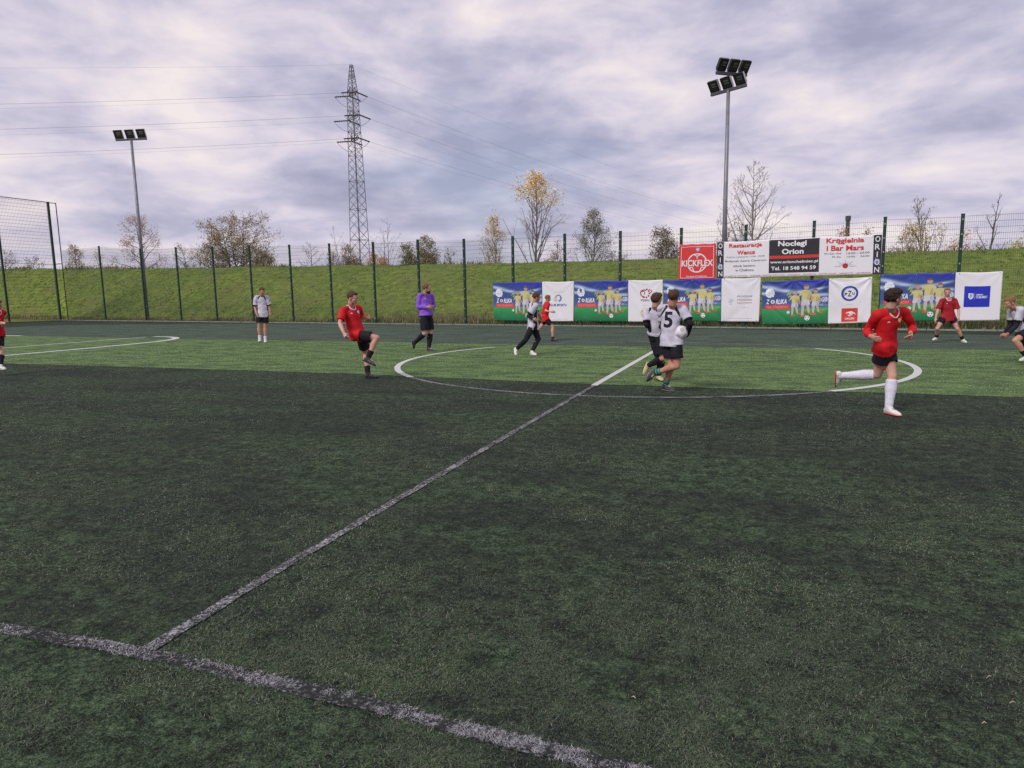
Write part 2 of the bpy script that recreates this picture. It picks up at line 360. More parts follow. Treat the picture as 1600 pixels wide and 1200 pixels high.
# turf fibres -------------------------------------------------------
def seg_dist(x, y, pts):
    d = np.full(x.shape, 1e9)
    for a, b in zip(pts[:-1], pts[1:]):
        ax, ay = a[0], a[1]; bx, by = b[0]-ax, b[1]-ay
        t = np.clip(((x-ax)*bx+(y-ay)*by)/(bx*bx+by*by), 0, 1); d = np.minimum(d, np.hypot(x-ax-bx*t, y-ay-by*t))
    return d
def fibres():
    rs = np.random.RandomState(3); n = 2100000
    r = np.exp(rs.uniform(math.log(1.7), math.log(24), n)); th = YAW+rs.uniform(-.86, .86, n)
    x = r*np.sin(th); y = r*np.cos(th)
    b1 = np.array([ground(*p)[:2] for p in top1]); b2 = np.array([ground(*p)[:2] for p in bot1])
    yb = np.interp(x, b2[:, 0], b2[:, 1]); yt = np.interp(x, b1[:, 0], b1[:, 1])
    green = (y > yb) & (y < yt); far = y >= yt
    dens = fbm(x*1.1+5, y*1.4, 4); dens2 = fbm(x*6, y*6+40, 3)
    p = np.clip((dens-.40)*4.0, .20, 1)*np.clip((dens2-.30)*3.4, .22, 1)*.78
    p = np.where(green, np.clip(p+.5, 0, 1), p*.95)
    dl = np.minimum(seg_dist(x, y, touch), seg_dist(x, y, half)+.012)
    line = dl < .037+.012*(dens2-.5)+.028*(fbm(x*22, y*22, 2)-.5)
    brk = (fbm(x*7+90, y*7, 3)*.55+fbm(x*28, y*28+9, 3)*.45) > .465
    p = np.where(line, np.where(brk, .62, .16), p); keep = (rs.rand(n) < p) & ~far & (seg_dist(x, y, half2) > .06) & ((y < yb-.0) | (np.abs(np.hypot(x-CC[0], y-CC[1])-CRad) > .08))
    x, y, r, green, line, dens, brk, dens2 = [a[keep] for a in (x, y, r, green, line, dens, brk, dens2)]; n = len(x)
    ln = rs.uniform(.008, .020, n)*(1+.03*r); wd = np.maximum(.0010, .00046*r)*rs.uniform(.7, 1.3, n)
    az_ = rs.uniform(0, 2*math.pi, n); lean = rs.uniform(1.05, 1.50, n)
    dxy = np.stack([np.cos(az_), np.sin(az_)], 1); sd_ = np.stack([-dxy[:, 1], dxy[:, 0]], 1)
    base = np.stack([x, y, rs.uniform(.001, .007, n)], 1); az2 = az_+rs.normal(0, .9, n); dx2 = np.stack([np.cos(az2), np.sin(az2)], 1)
    midp = base.copy(); midp[:, :2] += dxy*(ln*.5*np.sin(lean*.85))[:, None]; midp[:, 2] += ln*.5*np.cos(lean*.85)
    tip = midp.copy(); l2 = lean*1.25; tip[:, :2] += (dx2*(ln*.60*np.abs(np.sin(l2)))[:, None])+rs.normal(0, .002, (n, 2)); tip[:, 2] += np.maximum(ln*.55*np.cos(l2), -midp[:, 2]*.6)
    sd3 = np.concatenate([sd_, np.zeros((n, 1))], 1)*wd[:, None]*.5
    u = rs.rand(n)
    pal = np.array([(.052, .090, .040), (.095, .150, .068), (.17, .19, .115), (.036, .056, .034), (.30, .31, .23), (.075, .155, .050)])
    c = pal[rs.randint(0, 6, n)]*rs.uniform(.45, 1.2, n)[:, None]*np.where(green, 1, .50+.62*np.clip((dens-.34)*4.5, 0, 1))[:, None]
    patch = np.clip((fbm(x*1.7+60, y*1.7, 3)-.42)*4, 0, 1)[:, None]
    c = c*(1-.35*patch)+np.array([.075, .08, .07])*.35*patch
    c = np.where(green[:, None], c*np.array([2.0, 2.15, 1.45]), c)
    wcol = np.array([.56, .54, .57])*rs.uniform(.45, 1.15, n)[:, None]
    c = np.where((line & (brk | (u < .12)))[:, None], wcol, np.where(line[:, None], np.array([.05, .05, .055]), c))
    c = np.where((u > .9993)[:, None], np.array([.42, .38, .34]), c)
    nr = r < 4.4; fr_ = ~nr; m1 = nr.sum(); m2 = fr_.sum()
    V1 = np.stack([(base-sd3)[nr], (base+sd3)[nr], (midp+sd3*.9)[nr], (midp-sd3*.9)[nr], tip[nr]], 1).reshape(-1, 3)
    V2 = np.stack([(base-sd3*1.15)[fr_], (base+sd3*1.15)[fr_], tip[fr_]], 1).reshape(-1, 3)
    i = np.arange(m1)[:, None]*5; F1 = np.concatenate([i+np.array([[0, 1, 2]]), i+np.array([[0, 2, 3]]), i+np.array([[3, 2, 4]])], 0)
    F2 = np.arange(m2*3).reshape(-1, 3)+m1*5
    o = big_mesh('turf_fibres', np.concatenate([V1, V2]), np.concatenate([F1, F2]), mat_tint('turf_fibre', .75, .3), np.concatenate([np.repeat(c[nr], 5, 0), np.repeat(c[fr_], 3, 0)])); tag(o, 'short curled synthetic grass fibres sticking out of the rubber infill', 'turf fibres', kind='stuff')
    print('fibres', n)
fibres()
# fallen bits on the turf
M_bit = mat('dry_leaf_bit', (.62, .52, .42), .8, .4, 30)
rsb = random.Random(8); mb = MB()
for (px, py) in [(1545, 1058), (1582, 1098), (1538, 1130), (990, 1090), (303, 1085)]:
    p = ground(px, py, .02); a = rsb.uniform(0, 3.1); d = np.array([math.cos(a), math.sin(a), .1]); l = rsb.uniform(.006, .014)
    mb.tube([p-d*l, p+np.array([0, 0, .006]), p+d*l], [(.0012, .0008), (.0026, .001), (.0008, .0006)], 5)
o = mb.obj('grass_debris', M_bit); tag(o, 'pale dry straw bits scattered on the near dark turf', 'debris', kind='stuff')
# ------------------------------------------------------------------ embankment
crest_px = [(-420, 425, 108), (-200, 422.5, 98), (0, 420.5, 88), (100, 420, 81), (200, 419, 73), (320, 418, 65), (520, 415, 57), (740, 411.5, 53), (920, 407.5, 50.5), (1060, 403, 49), (1250, 397, 47.5), (1400, 393, 46.5), (1600, 386.5, 45), (1800, 380, 44), (2050, 371, 43)]
crest = [at_depth(*p) for p in crest_px]
cu = np.array([i for i in range(len(crest))], float)
def embankment():
    n = 260; rows = 46
    base = []; top = []
    xs = np.linspace(-75, 48, n)
    cx = np.array([c[0] for c in crest]); order = np.argsort(cx)
    # match every crest sample with a foot point on the fence line by fraction
    fr = np.linspace(0, len(crest)-1, n); i0 = np.clip(fr.astype(int), 0, len(crest)-2); f = (fr-i0)[:, None]
    C = np.array(crest); Ct = C[i0]*(1-f)+C[i0+1]*f
    V = []
    for i in range(n):
        c = Ct[i]
        # foot: on the view line towards the crest point, just behind the fence
        d = c-O3; q = np.array([0, A[1], 0.])-fnor*.9
        t = np.dot(q-O3, fnor)/np.dot(d, fnor) if abs(np.dot(d, fnor)) > 1e-6 else .6
        if not 0 < t < .88: t = .88
        b = O3+d*t; b[2] = -.02
        back = nrm(np.array([c[0], c[1], 0.])-np.array([b[0], b[1], 0.]))
        for j in range(rows):
            s = j/(rows-1)*1.5
            if s <= 1:
                p = b+(c-b)*s
                g = .10*s+.90*(s*s*(3-2*s)*.45+s*.55)
                z = c[2]*g
                if s < .1: z *= s/.1*.7+.3*(s/.1)
            else:
                p = c+back*(s-1)*14; z = c[2]-max(0, (s-1.25))*6.0
            w = min(1, s*3)
            z += w*(mnoise.noise(Vector((p[0]*.35, p[1]*.35, 0)))*.10+mnoise.noise(Vector((p[0]*1.2, p[1]*1.2, 3)))*.07+mnoise.noise(Vector((p[0]*3.1, p[1]*3.1, 6)))*.035)
            V.append((p[0], p[1], z-.03))
    F = np.array([(i*rows+j, (i+1)*rows+j, (i+1)*rows+j+1, i*rows+j+1) for i in range(n-1) for j in range(rows-1)])
    m = bpy.data.materials.new('embankment_grass'); m.use_nodes = True; t = m.node_tree; lk = t.links.new
    b = t.nodes['Principled BSDF']; b.inputs['Roughness'].default_value = .95; b.inputs['Specular IOR Level'].default_value = .1
    P = flat_pos(t)
    def noi(sc, det, ro, st=(1, 1, 1), loc=(0, 0, 0)):
        mp_ = t.nodes.new('ShaderNodeMapping'); mp_.inputs[3].default_value = st; mp_.inputs[1].default_value = loc; lk(P, mp_.inputs[0])
        n_ = t.nodes.new('ShaderNodeTexNoise'); n_.inputs['Scale'].default_value = sc; n_.inputs['Detail'].default_value = det; n_.inputs['Roughness'].default_value = ro; lk(mp_.outputs[0], n_.inputs[0]); return n_.outputs[0]
    a1 = noi(2.2, 6, .7, (1, .5, 1.6)); a2 = noi(.22, 4, .6, (1, .6, 1), (9, 0, 0)); a3 = noi(.5, 5, .65, (.6, .5, 2.2), (3, 5, 0))
    r1 = t.nodes.new('ShaderNodeValToRGB'); ramp(r1, [(.32, (.062, .090, .016)), (.46, (.120, .168, .028)), (.55, (.175, .232, .040)), (.70, (.27, .31, .070))]); lk(a1, r1.inputs[0])
    r2 = t.nodes.new('ShaderNodeMapRange'); r2.inputs[1].default_value = .40; r2.inputs[2].default_value = .66; r2.inputs[3].default_value = 0; r2.inputs[4].default_value = .75; lk(a3, r2.inputs[0])
    mx = t.nodes.new('ShaderNodeMix'); mx.data_type = 'RGBA'; lk(r2.outputs[0], mx.inputs[0]); lk(r1.outputs[0], mx.inputs[6]); mx.inputs[7].default_value = (.165, .165, .055, 1)
    r3 = t.nodes.new('ShaderNodeMapRange'); r3.inputs[1].default_value = .42; r3.inputs[2].default_value = .62; r3.inputs[3].default_value = 0; r3.inputs[4].default_value = .45; lk(a2, r3.inputs[0])
    mx2 = t.nodes.new('ShaderNodeMix'); mx2.data_type = 'RGBA'; lk(r3.outputs[0], mx2.inputs[0]); lk(mx.outputs[2], mx2.inputs[6]); mx2.inputs[7].default_value = (.100, .160, .028, 1)
    lk(mx2.outputs[2], b.inputs['Base Color'])
    bp = t.nodes.new('ShaderNodeBump'); bp.inputs['Strength'].default_value = .55; bp.inputs['Distance'].default_value = .10; lk(a1, bp.inputs['Height']); lk(bp.outputs[0], b.inputs['Normal'])
    V = np.array(V); o = big_mesh('embankment', V, F, m); o.data.polygons.foreach_set('use_smooth', [True]*len(F)); tag(o, kind='structure')
    return V.reshape(n, rows, 3)
EM = embankment()
# verge between kerb and embankment
sheet('grass_verge', [(cornerP[0]-30, FY(cornerP[0])+20), (cornerP[0]-6, kin(cornerP[0])-20), (cornerP[0], kin(cornerP[0])+.1), (XR+4, kin(XR+4)+.1), (XR+10, FY(XR)+14), (-10, FY(-10)+6)], -.012, bpy.data.materials['embankment_grass'])

M_tuft = mat_tint('grass_blades', .9, .1)
def blades(name, base, h, w, cols, label, rs, per=5, spread=.5):
    n = len(base); k = n*per
    B = np.repeat(base, per, 0)+np.concatenate([rs.normal(0, 1, (k, 2))*np.repeat(w, per)[:, None]*.8, np.zeros((k, 1))], 1)
    H = np.repeat(h, per)*rs.uniform(.5, 1.1, k); Wd = np.repeat(w, per)*rs.uniform(.12, .3, k)
    a = rs.uniform(0, 6.28, k); d = np.stack([np.cos(a), np.sin(a), np.zeros(k)], 1); s = np.stack([-d[:, 1], d[:, 0], np.zeros(k)], 1)
    top = B+d*(H*spread*rs.rand(k))[:, None]+np.array([0, 0, 1])*H[:, None]
    V = np.stack([B-s*Wd[:, None], B+s*Wd[:, None], top], 1).reshape(-1, 3)
    F = np.arange(k*3).reshape(-1, 3)
    c = np.repeat(np.repeat(cols, per, 0)*rs.uniform(.75, 1.25, (k, 1)), 3, 0)
    o = big_mesh(name, V, F, M_tuft, c); tag(o, label, 'grass', kind='stuff'); return o
def grass():
    rs = np.random.RandomState(11)
    n, rows = EM.shape[:2]
    # embankment tufts
    N_ = 34000; u = rs.uniform(0, n-1.01, N_); v = (rs.rand(N_)**.9)*(rows*.69)
    i = u.astype(int); j = v.astype(int); fu = (u-i)[:, None]; fv = (v-j)[:, None]
    P = EM[i, j]*(1-fu)*(1-fv)+EM[i+1, j]*fu*(1-fv)+EM[i, j+1]*(1-fu)*fv+EM[i+1, j+1]*fu*fv
    s = v/(rows*.667)
    f1 = fbm(P[:, 0]*.5, P[:, 1]*.5, 4); f2 = fbm(P[:, 0]*1.6+50, P[:, 1]*1.6, 3)
    g = np.array([.145, .225, .036]); y = np.array([.24, .28, .060]); b = np.array([.20, .19, .070]); dk = np.array([.06, .095, .022])
    t = rs.rand(N_)[:, None]
    c = np.where(t < .35, g, np.where(t < .6, y, np.where(t < .78, b, dk)))
    c = np.where((s[:, None] < .25) & (rs.rand(N_)[:, None] < .45), np.array([.24, .20, .10]), c)
    keep = rs.rand(N_) < np.clip((f2-.3)*3.5, .12, 1)
    blades('embankment_grass_tufts', P[keep]-np.array([0, 0, .02]), rs.uniform(.05, .13, keep.sum()), rs.uniform(.06, .14, keep.sum()), c[keep], 'short mixed green and straw grass tufts covering the embankment slope', rs, 4, 1.2)
    # dry tall grass along the foot of the slope
    N_ = 19000; x = rs.uniform(-66, 30, N_); off = rs.uniform(.15, 3.4, N_)**1.0
    P = np.stack([x, FY(x)-fnor[1]*off*1.0, np.full(N_, .0)], 1); P[:, 2] = .02+np.maximum(0, off-1.0)*.05
    px = np.array([proj(p)[0] for p in P])
    m = fbm(x*.33, off*.8+9, 3)
    dens = np.clip((m-.36)*4.5, .12, 1)
    dens += np.where(((px > 570) & (px < 800)) | (px < 100), .75, 0)
    dens *= np.where(off < .6, .35, 1)
    keep = rs.rand(N_) < dens
    P = P[keep]; k = keep.sum(); px = px[keep]
    dry = np.array([.36, .29, .17]); ol = np.array([.17, .175, .06]); gr = np.array([.09, .14, .03])
    u = rs.rand(k)[:, None]
    c = np.where(u < .55, dry, np.where(u < .8, ol, gr))
    blades('dry_grass_fringe', P, rs.uniform(.12, .42, k)*np.where((px > 570) | (px < 100), 1.1, .8), rs.uniform(.05, .12, k), c, 'dry beige and olive grass growing along the foot of the embankment', rs, 5, .5)
    # low green fringe right at the kerb
    N_ = 9000; x = rs.uniform(-50, 30, N_); off = rs.uniform(-.42, .7, N_)
    P = np.stack([x, FY(x)-fnor[1]*off, np.full(N_, .0)], 1)
    c = np.where(rs.rand(N_)[:, None] < .7, np.array([.10, .15, .035]), np.array([.19, .17, .07]))
    blades('verge_grass', P, rs.uniform(.04, .12, N_), rs.uniform(.04, .1, N_), c, 'short green grass growing under the fence beside the kerb', rs, 4, .7)
grass()

# ------------------------------------------------------------------ fence
M_post = mat('green_post_paint', (.014, .045, .032), .45, .35, 5, .1, 60, spec=.4)
M_wire = mat('green_wire_coating', (.060, .095, .10), .5, .3, 5)
M_clamp = mat('zinc_clamp', (.45, .47, .46), .4, .2, 20, metal=.6)
posts = []
for (a, b, c), f in zip(post_px, feet):
    P = on_fence(a, b); P[2] = 0; posts.append((P, z_for(P, c)))
fence = empty('mesh_fence', posts[1][0], 'long dark green welded mesh fence along the far side below the embankment', 'fence')
def fence_post(P, z, w, parent, dz=0.0, clamps=True, step=.5):
    mb = MB(); mb.box(P+np.array([0, 0, z/2]), w*.5, w*.38, z/2, fdir, -fnor)
    mb.box(P+np.array([0, 0, z+.012]), w*.55, w*.42, .015, fdir, -fnor)
    o = mb.obj('post', M_post, parent)
    mc = MB(); zz = .3
    while zz < z-.1:
        mc.box(P+fnor*(w*.38+.008)+np.array([0, 0, zz]), .02, .011, .028, fdir, -fnor); zz += step
    tag(mc.obj('clamp', M_clamp, o), kind='stuff')
    return o
def panel(Pa, za, Pb, zb, parent, name='mesh_panel', pitch=.06, hs=.20, r=.0032, off=.0):
    mb = MB(); L_ = np.linalg.norm(Pb-Pa); d = (Pb-Pa)/L_; nn = np.array([d[1], -d[0], 0])
    n = int(L_/pitch)
    for i in range(1, n):
        f = i/n; p = Pa+d*L_*f+nn*off; z = za+(zb-za)*f
        mb.box(p+np.array([0, 0, .05+(z-.05)/2]), r*.8, r*.8, (z-.05)/2, d, nn)
    h = .08; zt = min(za, zb)
    while h < zt:
        for sgn in (-1, 1):
            a = Pa+nn*(off+sgn*(r*1.9))+np.array([0, 0, h*za/zt]); b = Pb+nn*(off+sgn*(r*1.9))+np.array([0, 0, h*zb/zt]); c = (a+b)/2
            t = nrm(b-a); mb.box(c, np.linalg.norm(b-a)/2-.03, r, r*1.15, t, nn, np.cross(t, nn))
        h += hs
    return tag(mb.obj(name, M_wire, parent), kind='stuff')
for i in range(1, len(posts)):
    P, z = posts[i]; fence_post(P, z, .11, fence)
for i in range(1, len(posts)-1):
    panel(posts[i][0]+fdir*.03, posts[i][1]-.04, posts[i+1][0]-fdir*.03, posts[i+1][1]-.04, fence)
# tall ball-stop fence at the corner
tall_z = posts[0][1]
td3 = np.array([tdir[0], tdir[1], 0.])
PC = np.array([cornerP[0], cornerP[1], 0.])
P107 = on_fence(107, 504); P107[2] = 0; z107 = z_for(P107, 317)
panel(P107, posts[1][1]-.04, posts[1][0]-fdir*.03, posts[1][1]-.04, fence)
tall = empty('tall_ball_stop_fence', PC, 'tall green ball stop fence rising above the rest, at the left edge', 'fence')
fence_post(PC, tall_z, .17, tall)
tn = np.array([td3[1], -td3[0], 0])
mb = MB(); mb.tube([P107, P107+np.array([0, 0, z107])], .035, 8); mb.obj('post', M_post, tall)
mb = MB(); mb.tube([PC+np.array([0, 0, tall_z-.02]), P107+np.array([0, 0, z107-.04])], .03, 6)
zb = z_for(P107, 412)
mb.obj('brace', M_post, tall); mb = MB(); mb.tube([PC+np.array([0, 0, zb]), P107+np.array([0, 0, zb])], .03, 6); mb.obj('brace', M_post, tall)
k2 = min(np.linspace(1, 25, 400), key=lambda k_: abs(proj(PC+td3*k_)[0]-14.0))
zprev = tall_z
Pp = PC
for k in range(1, 5):
    P = PC+td3*k2*k
    fence_post(P, tall_z, .15, tall)
    a = Pp+td3*.05; b = P-td3*.05
    panel(a, tall_z-.02, b, tall_z-.02, tall, 'mesh_panel', .10, .25, .0050)
    mb = MB(); mb.tube([a+np.array([0, 0, tall_z]), b+np.array([0, 0, tall_z])], .028, 6); mb.obj('top_rail', M_post, tall)
    mb = MB(); mb.tube([a+np.array([0, 0, 4.4]), b+np.array([0, 0, 4.4])], .016, 6); mb.obj('middle_rail', M_post, tall)
    Pp = P

# ------------------------------------------------------------------ lamp masts
M_steel = mat('galvanised_steel', (.27, .27, .30), .5, .25, 3, .05, 30, metal=.35)
M_black = mat('black_housing', (.022, .021, .026), .45, .3, 10, spec=.4)
M_bar = mat('dark_grey_bar', (.10, .10, .115), .5, .3, 6, metal=.3)
M_glass = mat('dark_lamp_glass', (.035, .033, .036), .12, .4, 6, spec=.7)
M_alu = mat('bare_aluminium', (.62, .62, .66), .35, .2, 10, metal=.5)
RH = nrm((CR[0], CR[1], 0)); FH = nrm((CW[0], CW[1], 0))
def floodlight(c, X, tilt, parent, w=.5, h=.50):
    """box lamp: X along the crossbar, face looks down by tilt"""
    X = nrm(X); fr = nrm(np.cross((0, 0, 1), X))
    if np.dot(fr, -FH) < 0: fr = -fr
    Y = nrm(fr*math.cos(tilt)-np.array([0, 0, 1])*math.sin(tilt)); Z = np.cross(X, Y)
    if Z[2] < 0: Z = -Z
    c = np.asarray(c, float)+Z*h/2
    mb = MB(); mb.box(c, w/2, .055, h/2, X, Y, Z)
    for i in range(-4, 5): mb.box(c-Y*.09+X*(i*w*.105), .008, .036, h*.42, X, Y, Z)
    mb.box(c-Y*.05-Z*(h/2+.05), .05, .03, .06, X, Y, Z)
    o = mb.obj('floodlight', M_black, parent)
    g = MB(); g.box(c+Y*.0585, w*.42, .003, h*.40, X, Y, Z); g.obj('lamp_glass', M_glass, o)
    rf = MB()
    rf.box(c+Y*.064+Z*h*.20+X*w*.08, w*.24, .002, h*.075, X, Y, Z); rf.box(c+Y*.064-Z*h*.02+X*w*.08, w*.24, .002, h*.05, X, Y, Z)
    rf.obj('reflector', mat('reflector', (.16, .16, .15), .3) if 'reflector' not in bpy.data.materials else bpy.data.materials['reflector'], o)
    ed = MB(); ed.box(c-Z*(h/2+.022), w*.49, .05, .018, X, Y, Z); ed.box(c+X*(w/2+.012), .01, .045, h*.48, X, Y, Z)
    ed.obj('bracket', M_alu, o)
def mast(px, py, top_px, top_py, r0, r1, label, bars, off):
    d = ray(px, py); q = np.array([0, A[1], 0.])-fnor*off
    t = np.dot(q-O3, fnor)/np.dot(d, fnor); P = O3+d*t; P[2] = 0
    z = z_for(P, top_py)
    e = empty('floodlight_mast', P, label, 'light mast', 'floodlight masts behind the fence')
    mb = MB(); mb.tube([P+np.array([0, 0, -.1]), P+np.array([0, 0, z*.5]), P+np.array([0, 0, z])], [r0, (r0+r1)/2, r1], 14); o = mb.obj('pole', M_steel, e, True)
    mb = MB(); mb.box(P+np.array([0, 0, .06]), .2, .2, .02); mb.obj('base_plate', M_steel, e)
    D = np.linalg.norm(P[:2])
    for (dz, X, half, tilt, w, h, shift) in bars:
        X = nrm(X); c = P+np.array([0, 0, z+dz])+X*shift; Yb = np.cross((0, 0, 1), X)
        mb = MB(); mb.box(c, half, .05, .055, X, Yb); 
        if dz > .1: mb.tube([P+np.array([0, 0, z-.1]), P+np.array([0, 0, z+dz])], .05, 8)
        mb.obj('crossbar', M_bar, e)
        for i in (-1, 0, 1): floodlight(c+X*i*(half-w/2)+np.array([0, 0, .10]), X, tilt, e, w, h)
    print('mast', P, z)
    return e
mast(231, 502, 199, 219.5, .13, .085, 'slim grey floodlight mast with a single row of three lamps, at the left', [(0.06, RH-.12*FH, 1.16, math.radians(22), .62, .56, 0)], .35)
mast(1128, 509, 1139, 141, .105, .07, 'grey floodlight mast with two rows of three lamps, behind the red and white banners',
     [(0.0, RH*1.0-FH*1.25, .80, math.radians(38), .43, .44, 0), (.62, RH*.93+FH*.28, .70, math.radians(38), .38, .46, .12)], .45)

# ------------------------------------------------------------------ pylon and lines
M_pyl = mat('weathered_pylon_steel', (.22, .215, .235), .7, .3, 2)
M_cable = mat('aluminium_cable', (.16, .16, .18), .6)
PD = 80.0
PB = at_depth(566, 470, PD); PB[2] = 0
pz = lambda py, px=556: z_for(PB, py)
ztop = pz(101)
print('pylon', PB, ztop)
def bar(mb, a, b, r): mb.tube([a, b], r, 4)
arm_dir = nrm(RH*.60-FH*.80)          # right end is nearer
line_r = nrm(RH*.60+FH*.80); line_l = nrm(-RH*.98-FH*.2)
PX = nrm(RH*.82-FH*.57); PY = nrm(RH*.57+FH*.82)
pyl = empty('electricity_pylon', PB, 'tall grey steel lattice electricity pylon rising behind the embankment', 'pylon')
z1, z2, z3 = pz(147), pz(184), pz(218)
def halfw(z):
    if z > z1: return .12+(.42-.12)*(ztop-z)/(ztop-z1)
    return .42+(.90-.42)*(z1-z)/z1
def corner(z, i):
    w = halfw(z); sx, sy = [(-1, -1), (1, -1), (1, 1), (-1, 1)][i]
    return PB+PX*sx*w+PY*sy*w+np.array([0, 0, z])
lv = [0]; z = 0
while z < ztop-.3:
    z += halfw(z)*1.6; lv.append(min(z, ztop))
lv[-1] = ztop
for i in range(4):
    mb = MB()
    for a, b in zip(lv[:-1], lv[1:]): bar(mb, corner(a, i), corner(b, i), .043)
    mb.obj('corner_leg', M_pyl, pyl)
for i in range(4):
    mb = MB(); k = (i+1) % 4
    for q, (a, b) in enumerate(zip(lv[:-1], lv[1:])):
        bar(mb, corner(a, i), corner(b, k), .021); bar(mb, corner(a, k), corner(b, i), .021)
        if q % 3 == 0: bar(mb, corner(a, i), corner(a, k), .026)
    tag(mb.obj('lattice_bracing', M_pyl, pyl), kind='stuff')
tips = []
for zl, hl in ((z1, .45), (z2, 1.0), (z3, .5)):
    mb = MB(); c = PB+np.array([0, 0, zl])
    for s in (-1, 1):
        tip = c+arm_dir*s*(hl+.5)
        tips.append((s, tip))
        for q in (-1, 1):
            side = np.cross(arm_dir, (0, 0, 1))*q*.34
            bar(mb, c+side, tip, .042); bar(mb, c+side+np.array([0, 0, .75]), tip, .032)
            bar(mb, c+side+arm_dir*s*hl*.5, c+side+np.array([0, 0, .42])+arm_dir*s*hl*.45, .025)
        bar(mb, c+arm_dir*s*hl*.55+side*.5, c+arm_dir*s*hl*.55-side*.5, .025)
    mb.obj('cross_arm', M_pyl, pyl)
M_ins = mat('brown_insulator', (.07, .05, .055), .35)
def cable(a, d, span, sag, label, r, name='power_line', cut=1.0):
    pts = []
    for i in range(int(60*cut)+1):
        s = i/60; p = a+d*span*s; p = p-np.array([0, 0, 4*sag*s*(1-s)]); pts.append(p)
    mb = MB(); mb.tube(pts, r, 4); o = mb.obj(name, M_cable); 
    tag(o, label, 'power line', 'power lines on the pylon')
lev = ['top', 'top', 'middle', 'middle', 'bottom', 'bottom']
for k, (s, tip) in enumerate(tips):
    side = 'near' if s > 0 else 'far'
    for d, nm, span, sag in ((line_r, 'right', 250, 4.2), (line_l, 'left', 230, 5.0)):
        q = tip+d*1.6-np.array([0, 0, .16])
        mb = MB(); pts = [tip+(q-tip)*i/16 for i in range(17)]
        mb.tube(pts, [.045 if i % 2 else .10 for i in range(17)], 6); mb.obj('insulator_string', M_ins, pyl)
        cable(q, d, span, sag, 'cable from the %s end of the %s pylon arm, running off to the %s' % (side, lev[k], nm), .010 if s > 0 else .005)
    # jumper loop under the arm
    a = tip+line_l*1.6-np.array([0, 0, .16]); b = tip+line_r*1.6-np.array([0, 0, .16])
    mb = MB(); mb.tube([a+(b-a)*i/10-np.array([0, 0, .9*4*(i/10)*(1-i/10)]) for i in range(11)], .02, 4); mb.obj('jumper_cable', M_cable, pyl)
pt = PB+np.array([0, 0, ztop])
cable(pt, line_r, 250, 3.5, 'thin earth wire from the pylon tip, running off to the right', .006)
cable(pt, line_l, 230, 4.0, 'thin earth wire from the pylon tip, running off to the left', .006)

# ------------------------------------------------------------------ far hills
M_hill = mat('haze_tinted_forest', (.16, .19, .30), 1.0, .15, .004)  # blue of the distance haze is painted into the forest colour
def hill(prof, D, dd, name):
    V = []; F = []
    for px, py in prof:
        a = at_depth(px, py, D); b = at_depth(px, py, D+dd)
        rg = mnoise.noise(Vector((px*.05, 2, 0)))*D*.0012
        V += [(a[0], a[1], -20), (a[0]*1.12, a[1]*1.12, (a[2])*.7+rg), (b[0], b[1], a[2]*1.0+rg*1.6), (b[0]*1.3, b[1]*1.3, -20)]
    for i in range(len(prof)-1):
        for j in range(3): F.append((4*i+j, 4*i+4+j, 4*i+5+j, 4*i+1+j))
    o = mesh_obj(name, V, F, M_hill, smooth=True); tag(o, kind='structure')
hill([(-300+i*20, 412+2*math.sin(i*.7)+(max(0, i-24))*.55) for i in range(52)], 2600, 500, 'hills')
hill([(1380+i*14, 396-22*(1-math.exp(-max(0, i-6)/11))+1.5*math.sin(i*.9)) for i in range(60)], 2800, 600, 'hills')

